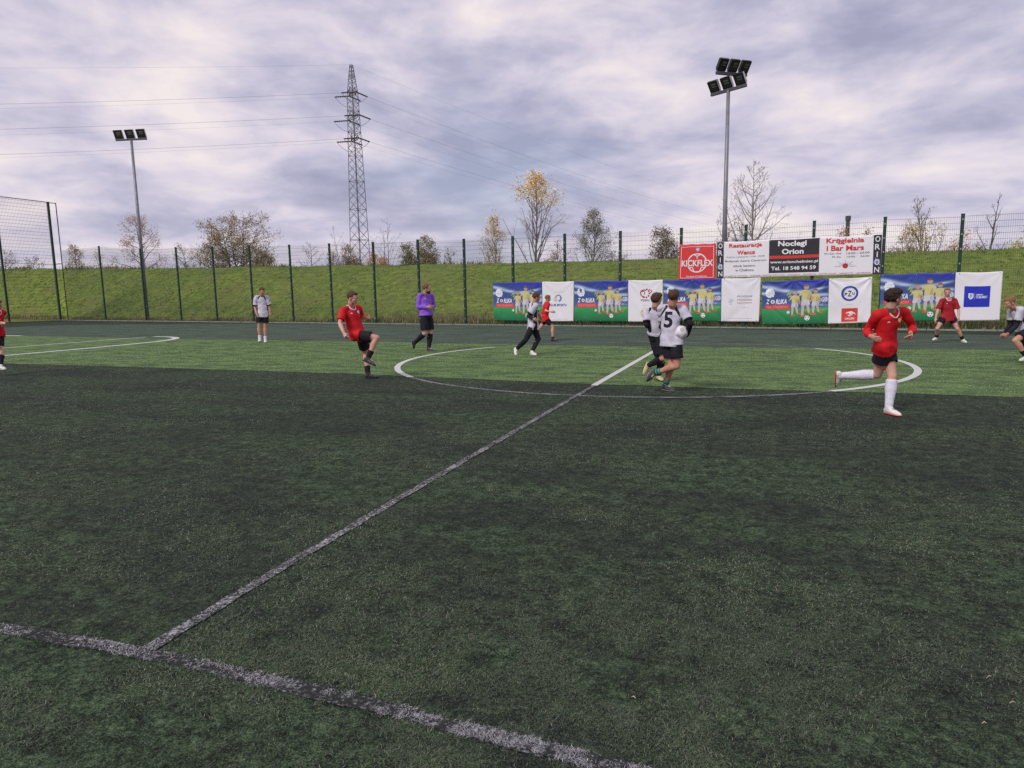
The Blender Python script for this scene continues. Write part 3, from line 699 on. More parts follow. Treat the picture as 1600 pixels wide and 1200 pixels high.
# ------------------------------------------------------------------ trees
M_bark_grey = mat('grey_bark', (.20, .175, .165), .9, .45, 6)
M_bark_pale = mat('pale_bark', (.33, .29, .27), .9, .45, 4)
M_bark_brown = mat('brown_bark', (.14, .105, .085), .9, .4, 6)
M_leaf = mat_tint('autumn_leaves', .8, .15)
def tree(name, label, cat, x, ytop, D, wpx, shape, nl, up, bark, pal=None, nleaf=0, zone=(0, 1), seed=1, h0=.18, leafs=.16, group=None, zb=0.0, twigs=7, trunks=1, thick=1.0, curve=.5, low=None):
    rs = np.random.RandomState(seed)
    D = D+max(0, 34*(1-x/700)) if x < 700 else D
    B = at_depth(x, 470, D); B[2] = zb
    H = z_for(B, ytop)-zb; Wm = wpx*D/FOC/2
    e = empty(name, B, label, cat, group)
    tr = MB(); LP = []; ends = []
    sf = {'oval': lambda s: math.sin(math.pi*min(1, max(0.02, (s-h0)/(1-h0))*.93+.05))**.7, 'round': lambda s: math.sqrt(max(.02, 1-((s-.62)/.42)**2)),
          'vee': lambda s: max(.08, min(1, (s-h0)/(.80-h0)))**.9*(1 if s < .85 else max(.25, 1-(s-.85)*4.5)), 'cone': lambda s: max(.12, 1-(s-h0)/(1-h0)*.9), 'bush': lambda s: math.sqrt(max(.03, 1-(s-.35)**2/.44))}[shape]
    zeta = .0042*H*thick+.02
    def limb(a, d, ln, r, level, upw):
        pts = [a]; rr = [r]; d = nrm(d); n = 5 if level < 2 else 4
        for i in range(n):
            d = nrm(d+np.array([0, 0, upw*.35])+rs.normal(0, .10+.04*level, 3)); pts.append(pts[-1]+d*ln/n); rr.append(max(r*(1-(i+1)/n*.8), .007))
        tr.tube(pts, rr, 4 if level < 2 else 3, False)
        if level < 3:
            m = [0, twigs, 4][level]
            for k in range(m):
                f = rs.uniform(.3, 1); i = min(n-1, int(f*n)); p = pts[i]+(pts[i+1]-pts[i])*(f*n-i)
                t = nrm(pts[i+1]-pts[i]); sd = nrm(np.cross(t, rs.normal(0, 1, 3)))
                limb(p, t*.75+sd*.75, ln*rs.uniform(.22, .42)*(1.25-f*.5), rr[i]*.5, level+1, upw*.7)
        if level >= 1: LP.extend(pts[1:])
    for tk in range(trunks):
        off = np.array([rs.normal(0, .3), rs.normal(0, .3), 0])*(trunks > 1)*Wm*.7
        P0 = B+off; n = 10; d = nrm(np.array([0, 0, 1.])+off*.06/max(.1, Wm)); pts = [P0-np.array([0, 0, .3])]; rr = [zeta*2.1]
        hh = H*(1 if tk == 0 else rs.uniform(.7, .97))
        for i in range(n):
            d = nrm(d+rs.normal(0, .045, 3)+np.array([0, 0, .12])); pts.append(pts[-1]+d*(hh+.3)/n); rr.append(zeta*2.1*(1-(i+1)/n*.93))
        sc = hh/(pts[-1][2]-B[2]); pts = [np.array([p[0], p[1], B[2]+(p[2]-B[2])*(sc if p[2] > B[2] else 1)]) for p in pts]
        tr.tube(pts, rr, 6, False); LP.extend(pts[-3:])
        for k in range(nl):
            s = h0+(1-h0)*((k+.5)/nl)**.85*.96; f = s*n; i = min(n-1, int(f)); p = pts[i]+(pts[i+1]-pts[i])*(f-i)
            a = k*2.4+rs.uniform(-.4, .4)+tk
            # aim the limb tip at the crown envelope
            rise = up*H*(1-s)*rs.uniform(.5, .9)+.02*H; se = min(1, s+rise/H); R = Wm*sf(se)*rs.uniform(.75, 1.08)
            tgt = np.array([math.cos(a)*R, math.sin(a)*R, rise]); ln = np.linalg.norm(tgt)
            d0 = nrm(tgt-np.array([0, 0, rise*curve]))
            limb(p, d0, ln*1.02, rr[i]*.55+.008, 1, up*curve)
    tr.obj('trunk', bark, e)
    if nleaf:
        LPa = np.array(LP); s = (LPa[:, 2]-B[2])/H
        ok = LPa[(s > zone[0]) & (s < zone[1])]
        if len(ok):
            n = int(nleaf*3.0); c = ok[rs.randint(0, len(ok), n)]+rs.normal(0, .12+.010*H, (n, 3))
            a = rs.normal(0, 1, (n, 3)); a /= np.linalg.norm(a, axis=1)[:, None]; b = np.cross(a, rs.normal(0, 1, (n, 3))); b /= np.linalg.norm(b, axis=1)[:, None]
            sz = rs.uniform(.5, 1.15, n)[:, None]*leafs*.95
            V = np.stack([c-a*sz*.5, c+b*sz*.32, c+a*sz*.5, c-b*sz*.32], 1).reshape(-1, 3)-B
            F = np.arange(4*n).reshape(-1, 4)
            pal_ = np.array(pal)*1.4; cl = mn = np.array([mnoise.noise(Vector(q)*(.9)) for q in c])
            idx = np.clip(((cl*.9+.5)*len(pal_)+rs.normal(0, .6, n)).astype(int), 0, len(pal_)-1)
            cc = pal_[idx]*rs.uniform(.7, 1.25, (n, 1))
            if low is not None:
                sl_ = (c[:, 2]-B[2])/H; cc = np.where((sl_ < low[0])[:, None], np.array(low[1])*rs.uniform(.7, 1.25, (n, 1)), cc)
            o = big_mesh('crown', V, F, M_leaf, np.repeat(cc, 4, 0), e)
    return e
PINK = [(.40, .28, .22), (.48, .34, .28), (.38, .24, .16), (.32, .26, .18)]
OLIVE = [(.22, .20, .07), (.29, .24, .10), (.36, .20, .08), (.24, .22, .08), (.32, .26, .15)]
YEL = [(.62, .44, .12), (.68, .52, .24), (.56, .34, .08), (.70, .60, .38)]
GREY = [(.20, .20, .15), (.26, .25, .20), (.15, .16, .11), (.33, .30, .25)]
BEIGE = [(.34, .26, .17), (.28, .20, .13), (.22, .17, .12)]
ORG = [(.46, .24, .05), (.52, .30, .09), (.36, .19, .05)]
tree('birch_tree', 'sparse pinkish brown tree beside the left floodlight mast', 'tree', 232, 338, 66, 60, 'oval', 26, .55, M_bark_grey, PINK, 1900, (.12, 1), 3, .12, .14, twigs=6)
tree('willow_tree', 'broad round olive and rust crowned tree, widest of the background', 'tree', 372, 336, 68, 104, 'round', 30, .62, M_bark_brown, OLIVE, 3000, (.50, 1), 8, .3, .17, trunks=3, twigs=7, thick=1.15)
tree('poplar_tree', 'tall slender tree with bare fanned limbs and yellow leaves only at the top', 'tree', 829, 275, 62, 54, 'vee', 34, .85, M_bark_pale, YEL, 800, (.78, 1), 5, .2, .17, twigs=6, curve=.35)
tree('young_poplar', 'small narrow tree with pale yellow leaves, left of the tallest yellow topped tree', 'tree', 777, 338, 64, 34, 'oval', 20, .7, M_bark_pale, [(.52, .40, .20), (.60, .48, .28), (.42, .30, .14)], 700, (.35, 1), 12, .2, .15)
tree('grey_poplar', 'dense grey green oval tree between the second and third banner posts', 'tree', 925, 330, 62, 46, 'oval', 30, .7, M_bark_grey, GREY, 2200, (.15, 1), 21, .1, .13, low=(.42, (.26, .21, .10)))
tree('bare_poplar', 'large leafless pale tree rising behind the white restaurant banner', 'tree', 1180, 251, 56, 84, 'oval', 30, .72, M_bark_pale, None, 0, seed=33, h0=.22, twigs=7, thick=.75, trunks=1)
tree('bare_shrub', 'leafless branching shrub right behind the two row floodlight mast', 'shrub', 1152, 322, 57, 62, 'bush', 16, .6, M_bark_grey, BEIGE, 120, (.3, 1), 35, .05, .12, trunks=3, twigs=8)
tree('brown_shrub', 'brown purple twiggy shrub behind the top of the red banner', 'shrub', 1043, 350, 58, 40, 'bush', 18, .6, M_bark_brown, [(.17, .13, .07), (.20, .14, .10), (.13, .11, .05)], 1500, (.0, .95), 41, .05, .15, trunks=3, twigs=8, low=(.6, (.19, .145, .05)))
tree('slim_poplar', 'slim nearly leafless tree with yellow tufts halfway up, right of the banner board', 'tree', 1436, 304, 52, 34, 'oval', 20, .75, M_bark_pale, [(.45, .35, .13), (.40, .30, .14)], 420, (.45, .75), 44, .2, .13)
tree('dead_tree', 'thin dark leafless tree right of the last fence post', 'tree', 1537, 300, 50, 46, 'cone', 9, .55, M_bark_brown, None, 0, seed=52, h0=.35, twigs=3, thick=.9)
tree('yellow_tree', 'yellow green leafy branch tips at the right edge of the picture', 'tree', 1612, 338, 48, 60, 'round', 18, .4, M_bark_brown, [(.35, .33, .08), (.42, .36, .09)], 1500, (.3, 1), 57, .2, .15)
tree('rounded_shrub', 'dense olive rounded shrub, right one of the pair beside the pylon', 'shrub', 668, 368, 66, 36, 'bush', 24, .6, M_bark_brown, [(.20, .17, .075), (.24, .19, .09), (.17, .15, .06)], 3000, (.0, 1), 61, .03, .16, trunks=3, twigs=8)
tree('rounded_shrub', 'smaller greener rounded shrub, left one of the pair beside the pylon', 'shrub', 641, 381, 66, 26, 'bush', 18, .6, M_bark_brown, [(.20, .19, .06), (.22, .18, .07)], 1800, (.0, 1), 62, .03, .16, trunks=2, twigs=8)
tree('orange_shrub', 'low bright orange shrub just right of the pylon base', 'shrub', 597, 393, 64, 28, 'bush', 16, .6, M_bark_brown, ORG, 1900, (.0, 1), 63, .03, .15, trunks=3, twigs=8)
tree('brown_bush', 'rusty brown shrub in front of the pylon base', 'shrub', 556, 383, 66, 36, 'bush', 20, .6, M_bark_brown, [(.25, .17, .09), (.20, .16, .08), (.28, .19, .10)], 2400, (.0, 1), 64, .03, .15, trunks=3, twigs=8)
tree('bare_sapling', 'two stemmed bare sapling leaning out right of the pylon', 'tree', 606, 342, 62, 40, 'vee', 8, .8, M_bark_pale, None, 0, seed=66, h0=.3, twigs=3, trunks=2, thick=.6)
tree('bare_sapling', 'faint bare sapling left of the pylon shaft', 'tree', 540, 352, 68, 26, 'vee', 6, .8, M_bark_pale, None, 0, seed=67, h0=.4, twigs=3, thick=.5)
tree('bare_round_tree', 'small round leafless grey tree between the broad tree and the pylon', 'tree', 491, 377, 66, 38, 'round', 16, .55, M_bark_grey, None, 0, seed=68, h0=.25, twigs=8)
tree('hedge_shrub', 'grey brown shrub just left of the broad round tree', 'shrub', 300, 383, 68, 44, 'bush', 16, .6, M_bark_grey, BEIGE+GREY, 700, (.2, 1), 70, .05, .15, trunks=3, twigs=8)
tree('hedge_shrub', 'olive shrub at the foot of the broad round tree, left side', 'shrub', 338, 380, 64, 40, 'bush', 16, .6, M_bark_grey, OLIVE+GREY, 1300, (.1, 1), 71, .05, .16, trunks=3, twigs=8)
tree('hedge_shrub', 'beige shrub at the foot of the broad round tree, right side', 'shrub', 415, 388, 64, 46, 'bush', 18, .6, M_bark_brown, [(.24, .20, .08), (.29, .22, .13), (.20, .18, .07)], 1900, (.0, 1), 72, .03, .16, trunks=3, twigs=8)
tree('small_round_tree', 'small beige leaved tree between the corner post and the next post', 'tree', 121, 384, 60, 26, 'oval', 16, .55, M_bark_grey, [(.26, .21, .11), (.32, .24, .15)], 800, (.3, 1), 73, .25, .14)
tree('thin_shrub', 'thin pinkish shrub right of the second fence post from the left', 'shrub', 160, 392, 62, 20, 'bush', 10, .6, M_bark_grey, PINK, 260, (.2, 1), 74, .1, .13)
tree('grey_shrub', 'grey shrub seen through the tall fence at the left edge', 'shrub', 10, 391, 62, 48, 'bush', 18, .6, M_bark_grey, GREY+BEIGE, 900, (.2, 1), 75, .05, .15, trunks=3, twigs=8)
tree('grey_shrub', 'pale shrub seen through the tall fence beside its corner post', 'shrub', 55, 400, 62, 36, 'bush', 14, .6, M_bark_grey, BEIGE+GREY, 500, (.2, 1), 76, .05, .15, trunks=2, twigs=8)
tree('pink_shrub', 'purple brown twiggy shrub left of the young yellow leaved tree', 'shrub', 705, 386, 64, 30, 'bush', 16, .6, M_bark_grey, BEIGE, 500, (.1, 1), 77, .05, .14, trunks=3, twigs=8)
tree('pink_shrub', 'low pinkish shrub between the yellow topped tree and the grey green tree', 'shrub', 868, 377, 64, 34, 'bush', 16, .6, M_bark_pale, PINK, 600, (.1, 1), 78, .05, .14, trunks=3, twigs=8)
tree('pink_shrub', 'low pale shrub in front of the young yellow leaved tree', 'shrub', 772, 396, 60, 20, 'bush', 12, .6, M_bark_pale, PINK, 400, (.0, 1), 79, .05, .13, trunks=2, twigs=6)
tree('straw_shrub', 'straw coloured low shrub just right of the grey green tree', 'shrub', 965, 396, 58, 34, 'bush', 14, .6, M_bark_brown, BEIGE, 700, (.0, 1), 80, .05, .13, trunks=3, twigs=6)
tree('orange_shrub', 'orange shrub behind the top of the banner board', 'shrub', 1316, 356, 50, 20, 'bush', 14, .6, M_bark_brown, [(.42, .24, .12), (.36, .20, .09)], 700, (.3, 1), 81, .05, .12, trunks=2, twigs=6)
tree('orange_shrub', 'pale orange shrub directly left of the last fence post', 'shrub', 1488, 364, 48, 26, 'bush', 14, .6, M_bark_brown, [(.50, .33, .20), (.44, .27, .14)], 800, (.2, 1), 82, .05, .12, trunks=3, twigs=6)
tree('pink_shrub', 'low pinkish beige shrub just right of the banner board', 'shrub', 1398, 368, 50, 38, 'bush', 16, .6, M_bark_pale, PINK+BEIGE, 900, (.1, 1), 83, .05, .12, trunks=3, twigs=6)
tree('green_shrub', 'small olive shrub above the right part of the banner board', 'shrub', 1342, 359, 50, 18, 'bush', 10, .6, M_bark_brown, OLIVE, 420, (.3, 1), 84, .05, .12, trunks=2, twigs=6)
tree('hedge_shrub', 'low grey shrub between the bare round tree and the pylon', 'shrub', 520, 390, 64, 36, 'bush', 14, .6, M_bark_grey, BEIGE, 500, (.1, 1), 85, .05, .14, trunks=3, twigs=6)
tree('green_shrub', 'small grey green shrub at the foot of the thin dark leafless tree', 'shrub', 1530, 377, 48, 34, 'bush', 12, .5, M_bark_brown, GREY, 500, (.3, 1), 86, .05, .11, trunks=2, twigs=6)
# a chimney-like stack far behind the banner board
st = at_depth(1318.5, 470, 90); st[2] = 0; zt = z_for(st, 338)
e = empty('chimney_stack', st, 'thin grey round stack showing above the banner board', 'chimney')
mb = MB(); mb.tube([st, st+np.array([0, 0, zt])], [.26, .22], 10); mb.obj('stack', M_bar, e)
mb = MB(); mb.tube([st+np.array([0, 0, zt-.5]), st+np.array([0, 0, zt+.05])], .30, 10); mb.obj('cap', M_bar, e)
# thin scrub line on the far side of the crest
def scrub():
    rs = np.random.RandomState(4); n, rows = EM.shape[:2]; N_ = 3800
    i = rs.randint(4, n-4, N_); j = np.full(N_, int(rows*.72)); P = EM[i, j].copy(); P[:, :2] += rs.normal(0, .35, (N_, 2))
    m = fbm(P[:, 0]*.25+70, P[:, 1]*.05, 3); k = rs.rand(N_) < np.clip((m-.5)*5, 0.02, 1)
    P = P[k]; n_ = k.sum(); c = np.where(rs.rand(n_)[:, None] < .6, np.array([.28, .22, .13]), np.array([.13, .14, .06]))
    blades('crest_weeds', P, rs.uniform(.15, .55, n_), rs.uniform(.06, .16, n_), c, 'thin dry weeds standing along the top of the embankment', rs, 4, .5)
scrub()
# ------------------------------------------------------------------ banners
M_print = mat_tint('printed_vinyl', .55, .3)
_ink = {}
def ink(c):
    k = tuple(round(v, 3) for v in c)
    if k not in _ink: _ink[k] = mat('ink', k, .6, .06, 12)
    return _ink[k]
_txt = {}
def text_geo(s, bold=.012, shear=0.0):
    k = (s, bold, shear)
    if k in _txt: return _txt[k]
    cu_ = bpy.data.curves.new('t', 'FONT'); cu_.body = s; cu_.size = 1; cu_.offset = bold; cu_.shear = shear; cu_.resolution_u = 3
    ob = bpy.data.objects.new('t', cu_); COL.objects.link(ob); bpy.context.view_layer.update()
    me = bpy.data.meshes.new_from_object(ob.evaluated_get(bpy.context.evaluated_depsgraph_get()))
    V = np.array([tuple(v.co)[:2] for v in me.vertices]); F = [list(p.vertices) for p in me.polygons]
    bpy.data.objects.remove(ob); bpy.data.curves.remove(cu_); bpy.data.meshes.remove(me)
    V = V-V.min(0); _txt[k] = (V, F); return V, F
class Banner:
    def __init__(s, corners, seed, amp, off, label, cat='banner', group=None, name='banner', sag=0.0, diag=1.0):
        tl, tr_, bl, br = [on_fence(px, py, off) for px, py in corners]
        s.c = (tl, tr_, bl, br); s.W = np.linalg.norm(tr_-tl); s.H = np.linalg.norm(tl-bl)
        s.rs = np.random.RandomState(seed); s.amp = amp; s.seed = seed; s.sag = sag; s.diag = diag
        s.e = empty(name, (bl+br)/2, label, cat, group)
        s.folds = [(s.rs.uniform(0, 1), s.rs.uniform(.0, .9), s.rs.uniform(-1.2, 1.2), s.rs.uniform(.03, .07), s.rs.uniform(-1, 1)) for _ in range(7)]
    def P(s, u, v, lift=0.0):          # u right, v up, both 0..1
        tl, tr_, bl, br = s.c
        p = tl*(1-u)*v+tr_*u*v+bl*(1-u)*(1-v)+br*u*(1-v)
        x = u*s.W; y = v*s.H
        d = 0
        for (fu, fv, k, w, a) in s.folds:
            q = (u-fu)*s.W-k*(v-fv)*s.H; ln = math.sqrt(1+k*k); q /= ln
            d += a*math.exp(-(q/(w*2.2))**2)*(.35+.65*abs(v-.5)*2)
        d += .55*math.sin(x*2.3+s.seed)*math.sin(y*1.7+s.seed*2)+.35*mnoise.noise(Vector((x*1.4, y*1.4, s.seed)))*2
        # scallops hanging from the eyelets
        for ex in (0.0, .31, .62, 1.0):
            r = math.hypot((u-ex)*s.W, (1-v)*s.H); an = math.atan2((1-v)*s.H, (u-ex)*s.W+1e-6)
            d += s.diag*.6*math.sin(an*9+s.seed)*math.exp(-r/.55)*min(1, r/.12)
        edge = 1
        p = p+np.array([0, 0, -1.])*s.sag*(1-v)*math.sin(math.pi*u)+np.array([0, 0, -1.])*.010*(1-math.cos(u*3*2*math.pi))*v
        return p+fnor*(s.amp*(d+1.1)*edge+lift)
    def grid(s, name, u0, u1, v0, v1, colf, nu=60, nv=36, lift=0.0):
        V = []; C = []
        for j in range(nv+1):
            for i in range(nu+1):
                u = u0+(u1-u0)*i/nu; v = v0+(v1-v0)*j/nv
                V.append(s.P(u, v, lift)); C.append(colf((u-u0)/(u1-u0), (v-v0)/(v1-v0)))
        F = np.array([(j*(nu+1)+i, j*(nu+1)+i+1, (j+1)*(nu+1)+i+1, (j+1)*(nu+1)+i) for j in range(nv) for i in range(nu)])
        V = np.array(V); back = V-fnor*.004; n = len(V)
        rim = [j*(nu+1) for j in range(nv+1)]+[nv*(nu+1)+i for i in range(1, nu+1)]+[j*(nu+1)+nu for j in range(nv-1, -1, -1)]+[i for i in range(nu-1, 0, -1)]
        R = np.array([(rim[k], rim[(k+1) % len(rim)], rim[(k+1) % len(rim)]+n, rim[k]+n) for k in range(len(rim))])
        o = big_mesh(name, np.concatenate([V, back])-np.array(world_loc(s.e)), np.concatenate([F, F[:, ::-1]+n, R]), M_print, np.array(C+C), s.e)
        o.data.polygons.foreach_set('use_smooth', [True]*(2*len(F))+[False]*len(R)); return o
    def shape(s, name, polys, col, lift=.006, sub=0):
        V = []; F = []
        for pg in polys:
            F.append(list(range(len(V), len(V)+len(pg)))); V += [s.P(u, v, lift) for u, v in pg]
        return mesh_obj(name, V, F, ink(col), s.e)
    def rect(s, name, u0, v0, u1, v1, col, lift=.006, n=16, m=6):
        V = [s.P(u0+(u1-u0)*i/n, v0+(v1-v0)*j/m, lift) for j in range(m+1) for i in range(n+1)]
        F = [(j*(n+1)+i, j*(n+1)+i+1, (j+1)*(n+1)+i+1, (j+1)*(n+1)+i) for j in range(m) for i in range(n)]
        return mesh_obj(name, V, F, ink(col), s.e)
    def disc(s, name, cu_, cv, r, col, r0=0.0, lift=.006, n=32, a0=0, a1=2*math.pi, asp=1.0):   # r in metres
        V = []; F = []
        for i in range(n+1):
            a = a0+(a1-a0)*i/n
            for rr in (r0, r): V.append(s.P(cu_+math.cos(a)*rr*asp/s.W, cv+math.sin(a)*rr/s.H, lift))
        F = [(2*i, 2*i+1, 2*i+3, 2*i+2) for i in range(n)]
        return mesh_obj(name, V, F, ink(col), s.e)
    def stroke(s, name, pts, w, col, lift=.007, close=False):       # pts in uv, w metres
        P2 = [np.array([u*s.W, v*s.H]) for u, v in pts]
        if close: P2.append(P2[0])
        V = []; F = []
        for a, b in zip(P2[:-1], P2[1:]):
            n = max(1, int(np.linalg.norm(b-a)/.12)); t = (b-a)/(np.linalg.norm(b-a)+1e-9); q = np.array([-t[1], t[0]])*w/2
            k = len(V)
            for i in range(n+1):
                c = a+(b-a)*i/n
                for sg in (1, -1): V.append(s.P((c[0]+sg*q[0])/s.W, (c[1]+sg*q[1])/s.H, lift))
            F += [(k+2*i, k+2*i+1, k+2*i+3, k+2*i+2) for i in range(n)]
        return mesh_obj(name, V, F, ink(col), s.e)
    def text(s, t, u0, v0, u1, v1, col, bold=.02, shear=0.0, lift=.009, name='lettering'):
        V, F = text_geo(t, bold, shear); mx = V.max(0)
        V3 = [s.P(u0+(u1-u0)*a/mx[0], v0+(v1-v0)*b/mx[1], lift) for a, b in V]
        return mesh_obj(name, V3, F, ink(col), s.e)
    def eyelets(s, us, v=.975):
        mb = MB()
        for u in us:
            for vv in (v, 1-v):
                c = s.P(u, vv, .004); mb.tube([c, c+fnor*.004], .016, 10)
        o = mb.obj('eyelet', M_clamp, s.e); tag(o, kind='stuff')
WHITE = (.78, .76, .80); RED = (.62, .035, .035); BLACK = (.035, .03, .04)
def lit(a, b, t): t = max(0, min(1, t)); return tuple(x*(1-t)+y*t for x, y in zip(a, b))
def picture(u, v):
    n = mnoise.noise(Vector((u*5, v*5, 2)))*.5+.5; n2 = mnoise.noise(Vector((u*16, v*14, 5)))*.5+.5
    if v < .37+.01*math.sin(u*9):
        c = lit((.015, .17, .06), (.05, .36, .12), (v/.37)**1.3*.8+n*.35-.1)
        if u > .55 and .27 < v < .37: c = lit(c, (.40, .62, .10), (n2-.25)*1.1*(1-abs(v-.33)/.06))
        return lit(c, (.01, .07, .05), max(0, .30-v)*1.6*n2+max(0, .12-v)*2.0)
    c = lit((.05, .10, .30), (.02, .025, .10), (v-.4)*1.4*n)
    c = lit(c, (.03, .03, .42), max(0, (v-.80)*5)*(.4+.6*min(1, max(0, (u-.25)*3))))
    for (a, b, sl, w, l) in ((.10, .86, -.22, .035, .16), (.33, .78, -.20, .03, .14), (.02, .72, -.2, .03, .09), (.62, .74, .15, .03, .15), (.90, .66, -.05, .028, .14), (.86, .80, .2, .02, .10)):
        d = v-b-sl*(u-a); g = math.exp(-(d/w)**2)*math.exp(-((u-a)/l)**2); c = lit(c, (.55, .68, .90), g*.95)
    c = lit(c, (.20, .28, .50), max(0, .62-v)*1.5*n2)
    if u > .86 and .4 < v < .62: c = lit(c, (.6, .65, .80), (n2-.35)*1.6)
    return c
def kid(b, cx, base, h, lean, u_s, hair, arm=1):
    """one printed footballer: yellow shirt, white shorts; h in v units"""
    SKIN = (.52, .33, .25); YE = (.62, .57, .25); WH = (.62, .61, .66)
    a = b.W*u_s; k = .86*h*b.H/a   # u per unit of height
    X = lambda x, y: ((cx+(x+lean*(y))*k)*u_s, base+y*h)
    for pg in ([X(-.13, .02), X(-.05, .02), X(-.02, .38), X(-.13, .38)], [X(.10, .10), X(.18, .08), X(.12, .40), X(.01, .40)]): b.shape('printed_leg', [pg], (.58, .46, .44))
    for pg in ([X(-.16, -.02), X(.06, -.02), X(.02, .05), X(-.13, .05)], [X(.12, .05), X(.34, .02), X(.30, .10), X(.12, .12)]): b.shape('printed_boot', [pg], (.50, .17, .07))
    b.shape('printed_shorts', [[X(-.16, .34), X(.0, .32), X(.02, .37), X(.05, .34), X(.17, .36), X(.13, .52), X(-.12, .52)]], WH, .0065)
    for pg in ([X(-.13, .74), X(-.30, .60*arm), X(-.34, .50+.1*arm), X(-.28, .50+.1*arm), X(-.16, .64)], [X(.13, .74), X(.27, .56), X(.20, .44), X(.15, .46), X(.19, .57), X(.12, .64)]): b.shape('printed_arm', [pg], SKIN, .0065)
    b.shape('printed_fold', [[X(.03, .52), X(.12, .52), X(.11, .72), X(.05, .66)]], (.46, .42, .16), .0078)
    b.shape('printed_fold', [[X(.04, .37), X(.14, .37), X(.11, .50), X(.05, .48)]], (.46, .46, .54), .0078)
    b.shape('printed_shirt', [[X(-.13, .50), X(.14, .50), X(.14, .68), X(.22, .64), X(.20, .76), X(.08, .82), X(-.06, .82), X(-.20, .76), X(-.22, .63), X(-.13, .68)]], YE, .007)
    c = X(.02, .91); b.disc('printed_head', c[0], c[1], .075*h*b.H, SKIN, lift=.0072, n=14)
    b.disc('printed_hair', c[0], c[1]+.02*h, .08*h*b.H, hair, .02, .0078, 12, .2, math.pi-.1)
def orlik(corners, seed, split, label, logo, amp=.016, sag=.03, diag=1.0, clear=True):
    b = Banner(corners, seed, amp, .085, label, 'banner', 'football pitch banners in the lower row', sag=sag, diag=diag)
    s = split
    b.grid('picture_panel', 0, s-.001, 0, 1, picture, 66, 40)
    b.grid('logo_panel', s+.001, 1, 0, 1, lambda u, v: WHITE, 40, 40)
    # white badge
    rs = np.random.RandomState(9); pg = []
    for i in range(22):
        a = i/22*2*math.pi; r = (.105+.018*(i % 2))*(1+.12*rs.randn()*.5)
        pg.append((s*.13+math.cos(a)*r*.62*s, .735+math.sin(a)*r*1.0))
    b.shape('printed_badge', [pg], (.80, .82, .86))
    b.stroke('badge_ink', [(s*.085, .77), (s*.17, .785)], .012, (.25, .28, .42), .0085); b.stroke('badge_ink', [(s*.08, .72), (s*.18, .73)], .012, (.25, .28, .42), .0085); b.stroke('badge_ink', [(s*.09, .68), (s*.165, .685)], .01, (.25, .28, .42), .0085)
    b.text('Z', s*.065, .475, s*.125, .585, (.85, .85, .88), .03, .25)
    c = (s*.17, .53); b.disc('printed_ball', c[0], c[1], .085, (.78, .78, .80), lift=.008, n=18); b.disc('printed_ball_patch', c[0], c[1], .034, (.05, .05, .07), lift=.0095, n=6); b.disc('printed_ball_rim', c[0], c[1], .09, (.05, .05, .08), .078, .0095, 18)
    b.text('RLIKA', s*.215, .475, s*.385, .585, (.85, .85, .88), .03, .25)
    b.rect('red_strip', s*.05, .355, s*.43, .455, (.68, .06, .055), .0066)
    b.text('NA STADION', s*.075, .375, s*.40, .435, (.80, .30, .27), .012, .15, .0085)
    kid(b, .50, .20, .56, .03, s, (.45, .30, .18)); kid(b, .66, .19, .71, .02, s, (.16, .10, .07), 1.05); kid(b, .815, .22, .58, -.03, s, (.22, .12, .08))
    b.stroke('printed_scarf', [(s*.385, .66), (s*.42, .74), (s*.40, .68), (s*.45, .72), (s*.41, .62), (s*.46, .66)], .03, (.42, .50, .10), .0082)
    for (u, v, r) in ((.41, .28, .06), (.695, .145, .095)):
        b.disc('printed_ball', u*s, v, r, (.80, .80, .82), lift=.0085, n=18)
        for i in range(3):
            a = i*2.1+.6; b.disc('printed_ball_patch', u*s+math.cos(a)*r*.55/b.W, v+math.sin(a)*r*.55/b.H, r*.24, (.06, .06, .09), lift=.0098, n=6)
    b.text('GO', s*.90, .50, s*.985, .60, (.75, .78, .86), .02, .1, .008)
    b.eyelets([.02, .31*1, s-.02, s+.03, .98])
    logo(b, s, 1-s)
    return b
NAVY = (.05, .07, .30)
def logo1(b, s, w):
    c = (s+w*.52, .59); R_ = .17
    b.disc('printed_emblem', c[0], c[1], R_, (.10, .28, .55), R_*.55, .007, 24, -1.5, 1.0)
    b.disc('printed_emblem', c[0], c[1], R_, (.22, .22, .26), R_*.72, .007, 24, 1.0, 3.0)
    b.disc('printed_emblem', c[0]-.1*w, c[1]-.03, R_*.62, (.60, .60, .58), .0, .0068, 18)
    b.text('KLUB SPORTU', s+w*.24, .385, s+w*.78, .445, NAVY, .02)
    b.stroke('printed_rule', [(s+w*.38, .745), (s+w*.70, .75)], .012, (.50, .50, .54))
    b.stroke('printed_rule', [(s+w*.35, .055), (s+w*.82, .06)], .01, (.55, .55, .60))
